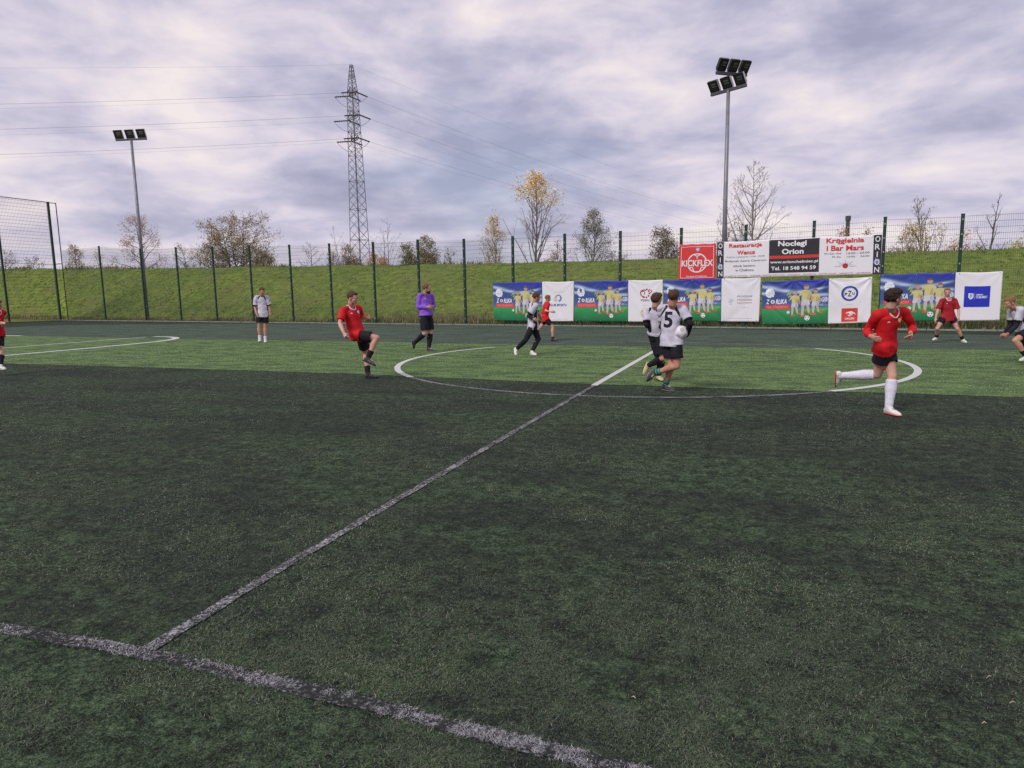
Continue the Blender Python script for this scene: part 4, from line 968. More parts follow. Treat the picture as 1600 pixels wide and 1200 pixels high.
def logo2(b, s, w):
    c = (s+w*.50, .69); k = (.36, .03, .05)
    b.disc('printed_crest', c[0]-.04*w, c[1], .17, k, .125, .007, 26, .9, 4.9); b.disc('printed_crest', c[0]-.06*w, c[1]+.01, .09, k, .055, .007, 18, -1.2, 2.4)
    for i in range(6):
        a = -1.9+i*.62; b.disc('printed_crest', c[0]+math.cos(a)*.185/b.W, c[1]+math.sin(a)*.185/b.H, .045, k, .0, .0075, 5)
    b.stroke('printed_crest', [(c[0]+.1*w, c[1]+.10), (c[0]+.2*w, c[1]+.05), (c[0]+.1*w, c[1]-.02)], .03, k)
    b.text('PZPN', s+w*.38, .495, s+w*.62, .545, (.22, .20, .24), .02)
    b.stroke('printed_rule', [(s+w*.40, .90), (s+w*.58, .905)], .008, (.6, .6, .64)); b.stroke('printed_rule', [(s+w*.42, .40), (s+w*.58, .40)], .008, (.6, .6, .64))
    b.disc('printed_ring', s+w*.50, .215, .21, (.72, .62, .22), .165, .007, 28); b.disc('printed_ring', s+w*.50, .225, .15, (.58, .30, .14), .10, .007, 18, .3, 2.9)
    b.text('LT', s+w*.42, .14, s+w*.58, .23, (.62, .36, .16), .03)
def logo3(b, s, w):
    G = (.40, .40, .44)
    for i in range(5):
        a = .6+i*.55; b.stroke('printed_emblem', [(s+w*.26, .45), (s+w*.26+math.cos(a)*.13/b.W, .45+math.sin(a)*.16/b.H)], .022, (.58, .58, .62))
    b.disc('printed_emblem', s+w*.25, .43, .06, (.60, .60, .63), .035, .007, 16)
    b.text('PROGRAM', s+w*.42, .565, s+w*.80, .61, G, .012); b.text('STADIONU', s+w*.42, .485, s+w*.80, .53, G, .012)
    b.stroke('printed_rule', [(s+w*.42, .435), (s+w*.80, .435)], .018, (.45, .12, .16)); b.stroke('printed_rule', [(s+w*.56, .33), (s+w*.72, .33)], .008, (.6, .6, .64))
    b.stroke('printed_rule', [(s+w*.18, .075), (s+w*.82, .075)], .008, (.45, .5, .62))
def logo4(b, s, w):
    c = (s+w*.50, .665); b.disc('printed_ring', c[0], c[1], .285, (.035, .05, .33), .215, .007, 36); b.disc('printed_ring', c[0], c[1], .217, (.20, .42, .62), .19, .0072, 24, 1.4, 3.6)
    b.text('P', s+w*.385, .625, s+w*.445, .68, BLACK, .03); b.text('Z', s+w*.455, .60, s+w*.545, .725, BLACK, .01); b.text('U', s+w*.56, .63, s+w*.62, .69, BLACK, .03)
    b.stroke('printed_rule', [(s+w*.36, .865), (s+w*.66, .87)], .007, (.6, .6, .64)); b.stroke('printed_rule', [(s+w*.43, .425), (s+w*.58, .43)], .009, (.6, .6, .64))
    b.rect('red_square', s+w*.32, .035, s+w*.70, .335, (.66, .055, .04), .007, 8, 8)
    q = lambda x, y: (s+w*(.32+.38*x), .035+.30*y)
    b.shape('eagle_head_emblem', [[q(.22, .62), q(.40, .74), q(.62, .78), q(.80, .66), q(.90, .52), q(.74, .58), q(.64, .56), q(.70, .46), q(.52, .54), q(.44, .64)], [q(.36, .52), q(.50, .50), q(.62, .42), q(.48, .40)]], (.82, .80, .82), .0095)
    b.text('ORLEN', *q(.22, .16), *q(.80, .30), (.82, .80, .82), .02, .15, .0095)
def logo5(b, s, w):
    b.rect('blue_square', s+w*.21, .285, s+w*.765, .715, (.022, .035, .46), .007, 12, 10)
    q = lambda x, y: (s+w*(.21+.555*x), .285+.43*y)
    b.shape('white_shield', [[q(.17, .66), q(.36, .66), q(.37, .48), q(.32, .40), q(.265, .36), q(.21, .40), q(.165, .48)]], (.74, .76, .84), .0095)
    b.shape('shield_mark', [[q(.235, .62), q(.265, .62), q(.265, .42), q(.245, .42)], [q(.29, .62), q(.32, .60), q(.305, .46), q(.29, .46)]], (.05, .07, .45), .0115)
    b.stroke('white_rule', [q(.41, .36), q(.41, .66)], .006, (.6, .62, .8), .0095)
    b.text('GMINA', *q(.46, .55), *q(.74, .63), (.74, .76, .84), .025, .05, .0095); b.text('CHEŁMIEC', *q(.46, .42), *q(.90, .53), (.74, .76, .84), .03, .05, .0095)
orlik([(770, 441.5), (897, 439.5), (773, 501), (896, 502)], 3, .625, 'banner with printed footballers and blue round emblem on white, leftmost of the lower row', logo1, .016, .01)
orlik([(897.5, 439.5), (1036, 437), (898, 502), (1035.5, 502.5)], 7, .625, 'banner with printed footballers and a dark red football crest on white', logo2, .020, .01)
orlik([(1037, 437.5), (1189, 433.5), (1038, 501), (1186, 502.5)], 11, .615, 'banner with printed footballers and faint grey lettering on white, under the red banner', logo3, .026, .01)
orlik([(1191, 440), (1363, 432.5), (1190.5, 507), (1360, 503.5)], 15, .625, 'crumpled banner with footballers, blue ring logo and small red square', logo4, .036, .03, 1.5)
orlik([(1376, 428.5), (1567, 424), (1374, 502.5), (1561.5, 500.5)], 19, .632, 'banner with printed footballers and a big blue square on white, rightmost of all', logo5, .014, .0, .8)

# red square banner
b = Banner([(1062, 382), (1119, 380), (1059.5, 437.5), (1118, 436)], 23, .006, .10, 'square red banner with a white football outline and bold white brand lettering', 'banner', sag=0)
b.grid('banner_sheet', 0, 1, 0, 1, lambda u, v: (.66, .045, .045), 36, 30)
b.stroke('white_frame', [(.06, .05), (.94, .05), (.94, .93), (.06, .93)], .018, WHITE, close=True)
R_ = .40
b.disc('white_ball_outline', .5, .47, R_, WHITE, R_-.045, .007, 40, .25, math.pi-.25); b.disc('white_ball_outline', .5, .47, R_, WHITE, R_-.045, .007, 40, math.pi+.35, 2*math.pi-.35)
sx = lambda x: .5+x*R_/b.W
sy = lambda y: .47+y*R_/b.H
for L_ in ([(-.45, .88), (0, .70), (.45, .88)], [(0, .70), (0, .42)], [(-.85, .45), (-.55, .72)], [(.85, .45), (.55, .72)], [(-.75, -.50), (-.45, -.45), (-.28, -.90)], [(.75, -.50), (.45, -.45), (.28, -.90)], [(-.30, -.90), (.30, -.90)]):
    b.stroke('white_ball_seam', [(sx(x), sy(y)) for x, y in L_], .035, WHITE)
b.text('KICKFLEX', .08, .375, .93, .555, (.82, .80, .83), .025, 0)
b.shape('small_crest', [[(.46, .90), (.56, .90), (.56, .82), (.51, .79), (.46, .82)]], (.30, .38, .62), .0095); b.shape('small_crest', [[(.49, .88), (.53, .88), (.54, .83), (.48, .83)]], (.8, .82, .88), .011)
b.text('Gmina Chełmiec', .22, .075, .78, .115, WHITE, .015)
b.eyelets([.02, .98])

# wide board
b = Banner([(1120.5, 378.3), (1378.5, 366.3), (1120, 434.8), (1376, 428.5)], 29, .012, .105, 'long white banner with black centre block advertising restaurant, lodging and bowling, above the lower row', 'banner', sag=0, diag=.4)
def wide(u, v): return WHITE
b.grid('banner_sheet', 0, 1, 0, 1, wide, 110, 24)
for (u0, u1) in ((.001, .046), (.955, .999)):
    b.rect('black_strip', u0, .002, u1, .995, BLACK, .006, 4, 12)
    for i, ch in enumerate('ORION'):
        vt = .97-i*.193; w = (u1-u0)
        if ch == 'I': b.text(ch, u0+w*.44, vt-.15, u0+w*.56, vt-.01, (.82, .82, .86), .02, 0, .010)
        else: b.text(ch, u0+w*.20, vt-.15, u0+w*.82, vt-.01, (.82, .82, .86), .012, 0, .010)
    b.disc('blue_orbit', (u0+u1)/2, .318, .115, (.16, .26, .60), .085, .0085, 18, .4, 5.2); b.stroke('blue_orbit', [(u0+.25*(u1-u0), .42), (u0+.9*(u1-u0), .23)], .02, (.25, .35, .70), .0085)
    b.disc('violet_dot', (u0+u1)/2, .318, .045, (.42, .25, .45), 0, .009, 12)
T = b.text
T('Restauracja', .082, .80, .297, .945, RED, .03); T('Wenus', .135, .635, .252, .755, RED, .03)
T('Czynne codziennie 11:00 - 22:00', .066, .55, .315, .595, (.22, .22, .25), .005)
T('Budynek Astro Centrum', .056, .425, .325, .49, (.16, .16, .19), .01); T('obok basenu', .11, .30, .255, .36, (.16, .16, .19), .01); T('w Chełmcu', .124, .175, .245, .25, (.14, .14, .17), .01)
b.rect('black_block', .342, .105, .648, .988, BLACK, .006, 20, 12)
T('Noclegi', .398, .775, .572, .955, (.84, .84, .86), .03); T('Orion', .422, .60, .555, .745, (.84, .84, .86), .03)
b.rect('red_bar', .343, .485, .647, .565, (.60, .05, .04), .008, 20, 2)
T('www.orionchelmiec.pl', .350, .335, .642, .435, (.80, .80, .83), .018); T('Tel. 18 548 94 59', .357, .175, .630, .275, (.84, .84, .86), .02)
T('Kręgielnia', .688, .800, .903, .965, RED, .03); T('i Bar Mars', .690, .635, .903, .775, RED, .03)
T('Pn-Cz i Nd', .680, .545, .775, .590, (.18, .18, .2), .008); T('14:00 - 23:00', .805, .545, .935, .590, (.18, .18, .2), .008)
T('Pt-So', .725, .460, .775, .500, (.18, .18, .2), .008); T('13:00', .808, .460, .855, .500, (.18, .18, .2), .008); T('24:00', .885, .460, .935, .500, (.18, .18, .2), .008)
b.disc('red_bowling_ball', .801, .245, .095, (.52, .03, .035), 0, .0095, 20); b.disc('ball_hole', .806, .27, .018, (.15, .02, .02), 0, .011, 8)
for i in range(-4, 5):
    a = math.pi/2+i*.36; r0, r1 = .13, .32 if i % 2 == 0 else .24
    c = lambda r, aa: (.801+math.cos(aa)*r*1.15/b.W, .215+math.sin(aa)*r*.85/b.H)
    b.shape('grey_pin_burst', [[c(r0, a-.10), c(r0, a+.10), c(r1, a+.03), c(r1, a-.03)]], (.50, .52, .55), .008)
T('przyjęcia weselne · imprezy okolicznościowe · wieczory · spotkania · konferencje · szkolenia · spotkania', .056, .035, .944, .075, (.55, .07, .07), .006)
b.eyelets([.05, .2, .35, .5, .65, .8, .95])
# ------------------------------------------------------------------ people
def voxel(prims, vs, smooth=3, noisef=None):
    """union of closed primitives as one continuous surface -> (V, F)"""
    V = []; F = []; n = 0
    for v, f in prims:
        V.append(np.asarray(v, float)); F += [[i+n for i in q] for q in f]; n += len(v)
    V = np.concatenate(V); c = V.mean(0)
    me = bpy.data.meshes.new('tmp'); me.from_pydata((V-c).tolist(), [], F)
    bm = bmesh.new(); bm.from_mesh(me); bmesh.ops.recalc_face_normals(bm, faces=bm.faces); bm.to_mesh(me); bm.free()
    ob = bpy.data.objects.new('tmp', me); COL.objects.link(ob)
    m = ob.modifiers.new('r', 'REMESH'); m.mode = 'VOXEL'; m.voxel_size = vs; m.adaptivity = 0
    if smooth:
        s = ob.modifiers.new('s', 'SMOOTH'); s.factor = .5; s.iterations = smooth
    bpy.context.view_layer.update()
    dg = bpy.context.evaluated_depsgraph_get(); m2 = bpy.data.meshes.new_from_object(ob.evaluated_get(dg))
    k = len(m2.vertices); co = np.empty(k*3); m2.vertices.foreach_get('co', co); no = np.empty(k*3); m2.vertices.foreach_get('normal', no)
    co = co.reshape(-1, 3); no = no.reshape(-1, 3); ll = np.empty(len(m2.loops), np.int32); m2.loops.foreach_get('vertex_index', ll)
    F2 = ll.reshape(-1, 4) if len(ll) == 4*len(m2.polygons) else [list(p.vertices) for p in m2.polygons]
    bpy.data.objects.remove(ob); bpy.data.meshes.remove(me); bpy.data.meshes.remove(m2)
    co = co+c
    if noisef is not None: co = co+no*noisef(co)[:, None]
    return co, F2
def wrinkle(amp, fx=9., seed=0, ax=np.array([0.3, 0.2, 1.0])):
    rs = np.random.RandomState(seed)
    D = [(nrm(rs.normal(0, 1, 3)+ax*1.2)*fx*rs.uniform(.8, 3.0), rs.uniform(0, 6.28), rs.uniform(.4, 1)) for _ in range(7)]
    W2 = [(nrm(rs.normal(0, 1, 3))*fx*.9, rs.uniform(0, 6.28)) for _ in range(3)]
    def f(P):
        wob = sum(np.sin(P@d+p) for d, p in W2)
        s = sum(a*np.sin(P@d*1.0*2+p+wob*1.3) for d, p, a in D)
        return amp*np.clip(s/3.2, -.5, 1)
    return f
def fast_obj(name, V, F, mats, parent, mi=None):
    V = np.asarray(V)-np.array(world_loc(parent))
    if isinstance(F, np.ndarray): o = big_mesh(name, V, F, mats[0] if isinstance(mats, list) else mats, None, parent)
    else: o = mesh_obj(name, V+np.array(world_loc(parent)), F, mats[0] if isinstance(mats, list) else mats, parent)
    if isinstance(mats, list):
        for m in mats[1:]: o.data.materials.append(m)
    if mi is not None: o.data.polygons.foreach_set('material_index', np.asarray(mi, np.int32))
    o.data.polygons.foreach_set('use_smooth', [True]*len(o.data.polygons)); return o
def skin_mat(name, c):
    return mat(name, c, .55, scale=7, col2=(c[0]*.92, c[1]*.72, c[2]*.68), bump=.05, bscale=50, spec=.35)
SK = {'a': skin_mat('skin_fair', (.60, .36, .27)), 'b': skin_mat('skin_tanned', (.52, .29, .20)), 'c': skin_mat('skin_pink', (.64, .37, .29))}
M_lip = mat('lips', (.42, .17, .15), .5); M_eye = mat('eye_white', (.55, .52, .50), .3); M_iris = mat('eye_iris', (.03, .025, .02), .25); M_brow = mat('eyebrow_hair', (.09, .05, .03), .9)
HR = {'dark': mat('dark_brown_hair', (.045, .022, .020), .75, .5, 60, .6, 90), 'brown': mat('brown_hair', (.11, .058, .038), .75, .5, 60, .6, 90), 'fair': mat('sandy_hair', (.30, .15, .065), .75, .45, 60, .6, 90), 'red': mat('reddish_hair', (.21, .10, .055), .8, .4, 60, .6, 90)}
C_red = mat('red_jersey', (.66, .010, .016), .72, .25, 4, .12, 220); C_red2 = mat('deep_red_jersey', (.38, .014, .025), .75, .25, 4, .12, 220)
C_lil = mat('lilac_grey_jersey', (.66, .63, .71), .8, .25, 9, .2, 200, col2=(.47, .45, .55)); C_dk = mat('black_cloth', (.014, .012, .020), .8, .4, 6, .12, 150)
C_pur = mat('violet_jersey', (.29, .115, .70), .75, .25, 5, .12, 200); C_wh = mat('white_cloth', (.76, .75, .80), .8, .12, 9, .12, 200)
C_sockw = mat('white_lilac_sock', (.74, .72, .82), .85, .12, 20, .2, 200); C_teal = mat('teal_sock', (.06, .36, .31), .85, .3, 20, .2, 200)
C_shoew = mat('white_boot', (.74, .73, .72), .45, .15, 12); C_shoed = mat('dark_grey_boot', (.07, .065, .07), .45, .5, 14); C_orange = mat('orange_red_sole', (.70, .085, .03), .45, .2, 10)
C_green = mat('pale_green_boot', (.62, .72, .58), .45, .2, 10); C_gold = mat('pale_yellow_boot', (.62, .55, .30), .45, .3, 10); C_sole = mat('black_sole', (.02, .02, .022), .6); C_yel = mat('yellow_crest', (.80, .58, .16), .6); C_mg = mat('grey_boot', (.26, .24, .26), .45, .4, 12)

def person(d):
    H = d['H']; sg = d.get('sign', {}); J = {}; px = d['px']
    foot = d['foot']                                    # which ankle carries the weight: 'L' or 'R'
    def node(P, name, Ln):
        r = ray(*px[name]); v = P-O3; b_ = np.dot(r, v); disc = b_*b_-(np.dot(v, v)-Ln*Ln)
        s = sg.get(name, -1)
        return O3+r*(b_+(s*math.sqrt(disc) if disc > 0 else 0))
    fr = lambda a: RH*math.cos(math.radians(a))+FH*math.sin(math.radians(a))
    LAT = lambda a: fr(a+90)                            # the person's left
    UPZ = np.array([0, 0, 1.])
    def solve(D):
        hip = at_depth(*px['hip'], D); J['hip'] = hip; J['neck'] = node(hip, 'neck', .285*H)
        pl = LAT(d['pelvis']); cl = LAT(d['chest'])
        J['hipL'] = hip+pl*.056*H; J['hipR'] = hip-pl*.056*H
        up = nrm(J['neck']-hip); cl = nrm(cl-up*np.dot(cl, up)*.6)
        tl = d.get('tilt', 0)
        J['shL'] = J['neck']+cl*.103*H-up*.012*H+up*tl*H; J['shR'] = J['neck']-cl*.103*H-up*.012*H-up*tl*H
        for s in 'LR':
            J['kn'+s] = node(J['hip'+s], 'kn'+s, .245*H); J['an'+s] = node(J['kn'+s], 'an'+s, .235*H)
            J['el'+s] = node(J['sh'+s], 'el'+s, .170*H); J['wr'+s] = node(J['el'+s], 'wr'+s, .150*H)
            J['to'+s] = node(J['an'+s], 'to'+s, .130*H)
        J['head'] = node(J['neck'], 'head', .128*H)
        return J['an'+foot][2]-.052*H
    lo, hi = d['D']*.80, d['D']*1.25
    for _ in range(36):
        m = (lo+hi)/2
        if solve(m) > 0: lo = m
        else: hi = m
    solve((lo+hi)/2)
    for s in 'LR':                                      # feet that touch the ground lie flat on it
        if s == foot or s in d.get('flat', ''):
            a = J['an'+s]; t = J['to'+s]-a; t[2] = 0; J['to'+s] = a+nrm(t)*.125*H+np.array([0, 0, -.022*H])
    root = np.array([J['an'+foot][0], J['an'+foot][1], 0.])
    E = empty('person', root, d['label'], 'person', d.get('group'))
    hip, neck = J['hip'], J['neck']; up = nrm(neck-hip); TL = np.linalg.norm(neck-hip)
    pl = nrm(J['hipL']-J['hipR']); cl = nrm(J['shL']-J['shR'])
    latf = lambda s: nrm(pl*(1-min(1, max(0, s)))+cl*min(1, max(0, s)))
    bend = np.cross(latf(.5), up)
    def torso(rings, k=20, grow=1.0):
        P = []; R = []; Hn = []
        for s, a, b_ in rings:
            c = hip+up*TL*s+bend*H*(-.012*math.sin(max(0, min(1, s))*math.pi))
            P.append(c); R.append((a*H*grow, b_*H*grow)); Hn.append(latf(s))
        return tube(P, R, k, True, Hn)
    fat = d.get('build', 1.0)
    body = [torso([(-.16, .056, .046), (0, .076*fat, .054), (.2, .074*fat, .049), (.45, .064*fat, .044), (.7, .078*fat, .052), (.86, .084*fat, .048), (.96, .062, .043), (1.03, .034, .034)])]
    for s in 'LR':
        S, Eb, Wr = J['sh'+s], J['el'+s], J['wr'+s]
        body.append(tube([neck-up*.02*H, (neck+S)/2, S], [.028*H, .031*H, .030*H], 10))
        body.append(ball(S-up*.004*H, .034*H))
        body.append(tube([S, S+(Eb-S)*.4, Eb], [.031*H, .029*H, .022*H], 10)); body.append(ball(Eb, .0225*H))
        body.append(tube([Eb, Eb+(Wr-Eb)*.3, Wr], [.0225*H, .0245*H, .0155*H], 10)); body.append(ball(Wr, .0155*H))
        Hp, K, A_ = J['hip'+s], J['kn'+s], J['an'+s]; sh = A_-K
        cb = nrm(np.cross(np.cross(K-Hp, sh), sh)+1e-9) if np.linalg.norm(np.cross(K-Hp, sh)) > .004 else -np.cross(pl, up)
        if np.dot(cb, -np.cross(pl, up)) < 0 and np.linalg.norm(np.cross(K-Hp, sh)) < .03: cb = -cb
        body.append(ball(Hp, .046*H)); body.append(tube([Hp, Hp+(K-Hp)*.45, K], [.047*H, .046*H, .033*H], 12)); body.append(ball(K, .0335*H))
        body.append(tube([K, K+sh*.28+cb*.006*H, K+sh*.6, A_], [.031*H, .036*H, .027*H, .0205*H], 12)); body.append(ball(A_, .023*H))
        f = nrm(J['to'+s]-A_); body.append(tube([A_, A_+f*.03*H, A_+f*.06*H], [.020*H, .013*H, .008*H], 8))
    V, F = voxel(body, .0095, 3)
    Vs = [V]; Fs = [F if isinstance(F, np.ndarray) else np.array(F)]; MI = [np.zeros(len(F), int)]; n = len(V)
    # hands: palm, thumb and four curled fingers
    for s in 'LR':
        Eb, Wr = J['el'+s], J['wr'+s]; f = nrm(Wr-Eb); bo = d.get('hand', {}).get(s)
        if bo is not None: f = nrm(f+fr(bo[0])*bo[1]+UPZ*bo[2])
        mid_ = hip+up*TL*.6; inn = mid_-Wr; inn = nrm(inn-f*np.dot(inn, f)); side = np.cross(f, inn)
        if np.dot(side, UPZ) < 0 and abs(np.dot(side, UPZ)) > .2: side = -side
        curl = d.get('curl', {}).get(s, .55)
        hp = [tube([Wr-f*.01*H, Wr+f*.015*H, Wr+f*.055*H], [(.016*H, .0125*H), (.022*H, .012*H), (.024*H, .010*H)], 10, True, side)]
        for q, (o_, l_) in enumerate(((-.0175, .80), (-.006, .98), (.006, 1.0), (.0175, .90))):
            p = Wr+f*.050*H-side*o_*H; dd = f; pts = [p-f*.01*H]; 
            for k_ in range(3):
                a = curl*(.5+.35*k_+.08*q); dd = nrm(f*math.cos(a)+inn*math.sin(a)); pts.append(pts[-1]+dd*.0185*H*l_)
            hp.append(tube(pts, [.0058*H, .0056*H, .0050*H, .0040*H], 7))
        tp = Wr+f*.016*H+side*.016*H; t1_ = nrm(f*.7+side*.6+inn*.35)
        hp.append(tube([tp-t1_*.005*H, tp+t1_*.020*H, tp+nrm(t1_+f*.5+inn*.4*curl)*.038*H], [.0085*H, .0066*H, .0045*H], 7))
        V, F = voxel(hp, .0036*max(1, H/1.6), 1); Vs.append(V); Fs.append(np.array(F)+n); MI.append(np.zeros(len(F), int)); n += len(V)
    # head
    hs = .137*H; hc = J['head']; hf = fr(d['head']); hu = nrm(nrm(hc-neck)*.45+UPZ*.8+hf*d.get('nod', 0)); hf = nrm(hf-hu*np.dot(hf, hu)); hl = np.cross(hu, hf)
    X = lambda x, y, z: hc+(hl*x+hf*y+hu*z)*hs
    AX = [hl, hf, hu]
    E_ = lambda c, r, nu=16, nv=12: ball(X(*c), tuple(q*hs for q in r), AX, nu, nv)
    head = [E_((0, -.045, .12), (.335, .425, .375)), E_((0, .09, -.12), (.265, .285, .34)), E_((0, .16, -.33), (.15, .20, .155)), E_((0, .385, -.09), (.045, .075, .10), 8, 6), E_((0, .425, -.135), (.055, .05, .045), 8, 6),
            E_((0, .33, .075), (.22, .06, .05), 10, 6), E_((0, .325, -.265), (.10, .055, .05), 8, 6), E_((.17, .26, -.10), (.09, .07, .09), 8, 6), E_((-.17, .26, -.10), (.09, .07, .09), 8, 6),
            E_((.335, -.04, -.04), (.035, .085, .12), 8, 8), E_((-.335, -.04, -.04), (.035, .085, .12), 8, 8),
            tube([neck-up*.012*H, X(0, -.13, -.42), X(0, -.10, -.15)], [.036*H, .245*hs*1.05, .26*hs], 12)]
    V, F = voxel(head, .0062, 2); F = np.array(F); Fc = V[F].mean(1); lx = (Fc-hc)@hl/hs; ly = (Fc-hc)@hf/hs; lz = (Fc-hc)@hu/hs
    mi = np.zeros(len(F), int); mi[(np.abs(lx) < .10) & (ly > .30) & (np.abs(lz+.268) < .026)] = 1
    Vs.append(V); Fs.append(F+n); MI.append(mi)
    fast_obj('body', np.concatenate(Vs), np.concatenate(Fs), [d['skin'], M_lip], E, np.concatenate(MI))
    # eyes and brows
    for q in (1, -1):
        v, f = ball(X(q*.125, .325, -.02), hs*.048, AX, 8, 6); o = mesh_obj('eye', v, f, M_eye, E, True)
        v, f = ball(X(q*.125, .350, -.02), hs*.030, AX, 8, 6); mesh_obj('iris', v, f, M_iris, o, True)
        v, f = tube([X(q*.06, .375, .045), X(q*.13, .372, .065), X(q*.20, .33, .045)], [(.010*hs*2, .008*hs*2)]*3, 6); mesh_obj('eyebrow', v, f, M_brow, E, True)
    # hair
    hk = d['hair']; hm = HR[hk[0]]
    hr = [E_((0, -.095, .165), (.365, .425, .372), 20, 14)]
    if hk[1] == 'mop': hr += [E_((0, .10, .30), (.32, .31, .20)), E_((0, -.12, .12), (.378, .42, .39))]
    elif hk[1] == 'quiff': hr += [E_((0, .16, .41), (.21, .23, .13)), E_((0, .02, .36), (.27, .32, .17))]
    elif hk[1] == 'short': hr += [E_((0, .06, .34), (.28, .32, .16))]
    ns = {'mop': .045, 'quiff': .034, 'short': .022, 'crop': .006}[hk[1]]*hs
    V, F = voxel(hr, .0065, 1, lambda P: ns*np.array([mnoise.noise(Vector(p)*38)+.8*mnoise.noise(Vector((p[0]*90, p[1]*90, p[2]*40))) for p in P]))
    fast_obj('hair', V, F, hm, E)
    if d.get('beard'):
        V, F = voxel([E_((0, .135, -.30), (.268, .262, .21)), E_((0, .22, -.41), (.15, .16, .13))], .006, 1, lambda P: .010*hs*np.array([mnoise.noise(Vector(p)*60) for p in P]))
        k = (V-hc)@hu/hs; F = np.array(F); keep = (k[F].max(1) < -.13); fast_obj('beard', V, F[keep], HR['dark'], E)
    # jersey
    jm = d['jersey']; g = d.get('loose', 1.0); hem = d.get('hem', -.20)
    sh_ = [torso([(hem, .112*g, .092*g), (hem*.3, .107*g, .088*g), (.25, .102*g, .079*g), (.5, .096*g, .073*g), (.72, .098*g, .071), (.88, .099, .062), (.97, .066, .049), (1.02, .043, .043)], 24)]
    slv = d.get('sleeve', .72)
    for s in 'LR':
        S, Eb, Wr = J['sh'+s], J['el'+s], J['wr'+s]
        sh_.append(tube([neck-up*.022*H, (neck+S)/2, S], [.034*H, .037*H, .038*H], 12)); sh_.append(ball(S-up*.006*H, .037*H))
        if slv <= 1: sh_.append(tube([S, S+(Eb-S)*slv*.5, S+(Eb-S)*slv], [.041*H, .0415*H, .043*H], 14))
        else: sh_ += [tube([S, S+(Eb-S)*.5, Eb], [.038*H, .034*H, .030*H], 14), ball(Eb, .030*H), tube([Eb, Eb+(Wr-Eb)*.5, Eb+(Wr-Eb)*.93], [.030*H, .029*H, .022*H], 12)]
    if hem < -.1:
        for s in 'LR':
            q = J['hip'+s]+(J['kn'+s]-J['hip'+s])*.25; sh_.append(ball(J['hip'+s]+up*.01*H, .0615*H)); sh_.append(tube([J['hip'+s], q], [.063*H, .0685*H], 16))
    V, F = voxel(sh_, .0098, 2, wrinkle(1.5*d.get('wr', .006), 9, int(H*1000)+len(d['label']), up+.6*cl)); F = np.array(F)
    Fc = V[F].mean(1)-hip; s_ = Fc@up/TL; x_ = Fc@cl/H; y_ = Fc@np.cross(cl, up)/H; mi = np.zeros(len(F), int); mats = [jm]
    if d['kit'] == 'lilac':
        mats = [jm, C_dk]; ax_ = np.abs(x_); xr = .040+np.clip(1-s_, 0, .30)/.30*.058
        mi[(np.abs(ax_-xr) < .013) & (s_ > .70) & (s_ < 1.06)] = 1
        mi[(s_ <= .74) & (ax_ > .070) & (ax_ < .115) & (np.abs(y_) < .034)] = 1
        arm = np.zeros(len(F), bool)
        for s in 'LR':
            S, Eb = J['sh'+s]-hip, J['el'+s]-hip; ar = Eb-S; L2 = np.dot(ar, ar); t = ((Fc-S)@ar)/L2; rr = np.linalg.norm(Fc-S-np.outer(t, ar), axis=1)
            on = (t > .12) & (rr < .050*H); mi[on & (s_ > .2)] = 0; mi[on & (t > slv-.10)] = 1
            out = np.cross(ar, up); 
            if np.linalg.norm(out) > .01:
                pass
    jo = fast_obj('jersey', V, F, mats, E, mi)
    bvh = BVHTree.FromPolygons([tuple(v) for v in V], [tuple(f) for f in F])
    nf = np.cross(cl, up)        # chest front
    def cast(x, s, back=False, lift=.004):
        o_ = hip+up*TL*s+cl*x*H+(nf*-.4 if back else nf*.4); dr = nf if back else -nf
        hit, nn, i, ds = bvh.ray_cast(Vector(o_), Vector(dr))
        if hit is None: return o_+dr*(.4-.06*H)
        return np.array(hit)-dr*lift
    def decal(name, V2, F2, m, x0, s0, w, h, back=False, sub=True):
        mx = np.array(V2).max(0); sgn = -1 if back else -1
        # subdivide long edges so the print follows the cloth
        bm = bmesh.new(); vs = [bm.verts.new((a, b_, 0)) for a, b_ in V2]
        for f in F2:
            try: bm.faces.new([vs[i] for i in f])
            except ValueError: pass
        bmesh.ops.triangulate(bm, faces=bm.faces)
        if sub: bmesh.ops.subdivide_edges(bm, edges=bm.edges[:], cuts=3, use_grid_fill=True)
        vv = [tuple(v.co) for v in bm.verts]; bm.verts.index_update(); ff = [[v.index for v in f.verts] for f in bm.faces]; bm.free()
        P = []
        for a, b_, _ in vv:
            u = (a/mx[0]-.5)*w; t = (b_/mx[1]-.5)*h
            P.append(cast(x0+(u if back is True and False else (-u if not back else u))*-1*(-1) if False else x0+(-u if not back else u)*(1 if not back else -1)*(1 if not back else 1), s0+t, back))
        return mesh_obj(name, P, ff, m, jo)
    if d.get('collar'):
        pts = []
        n_ = 28
        for i in range(n_+1):
            a = 2*math.pi*i/n_; fwd = -math.cos(a); dip = max(0, fwd)**2.2*d['collar'][1]
            p = neck+cl*math.sin(a)*.044*H+nf*fwd*.046*H+up*(.012-dip)*H
            q, nn, i_, ds = bvh.find_nearest(Vector(p)); pts.append(np.array(q)+np.array(nn)*.003)
        v, f = tube(pts, [(.0072*H, .004*H)]*len(pts), 6, False); mesh_obj('collar', v, f, d['collar'][0], jo, True)
    if d.get('crest'):
        shp = [(0, 1), (.5, .9), (1, 1), (.97, .45), (.5, 0), (.03, .45)]
        decal('crest', shp, [list(range(6))], d['crest'], .045, .80, .034, .085*1.6)
    if d.get('mark'):
        decal('sport_mark', [(0, 0), (1, 0), (.72, .75), (.5, 1), (.28, .75)], [list(range(5))], C_wh, -.045, .80, .024, .045)
    if d.get('number'):
        v, f = text_geo(d['number'], .028); decal('back_number', v, f, C_dk, .012, .60, .086, .52, True, True)
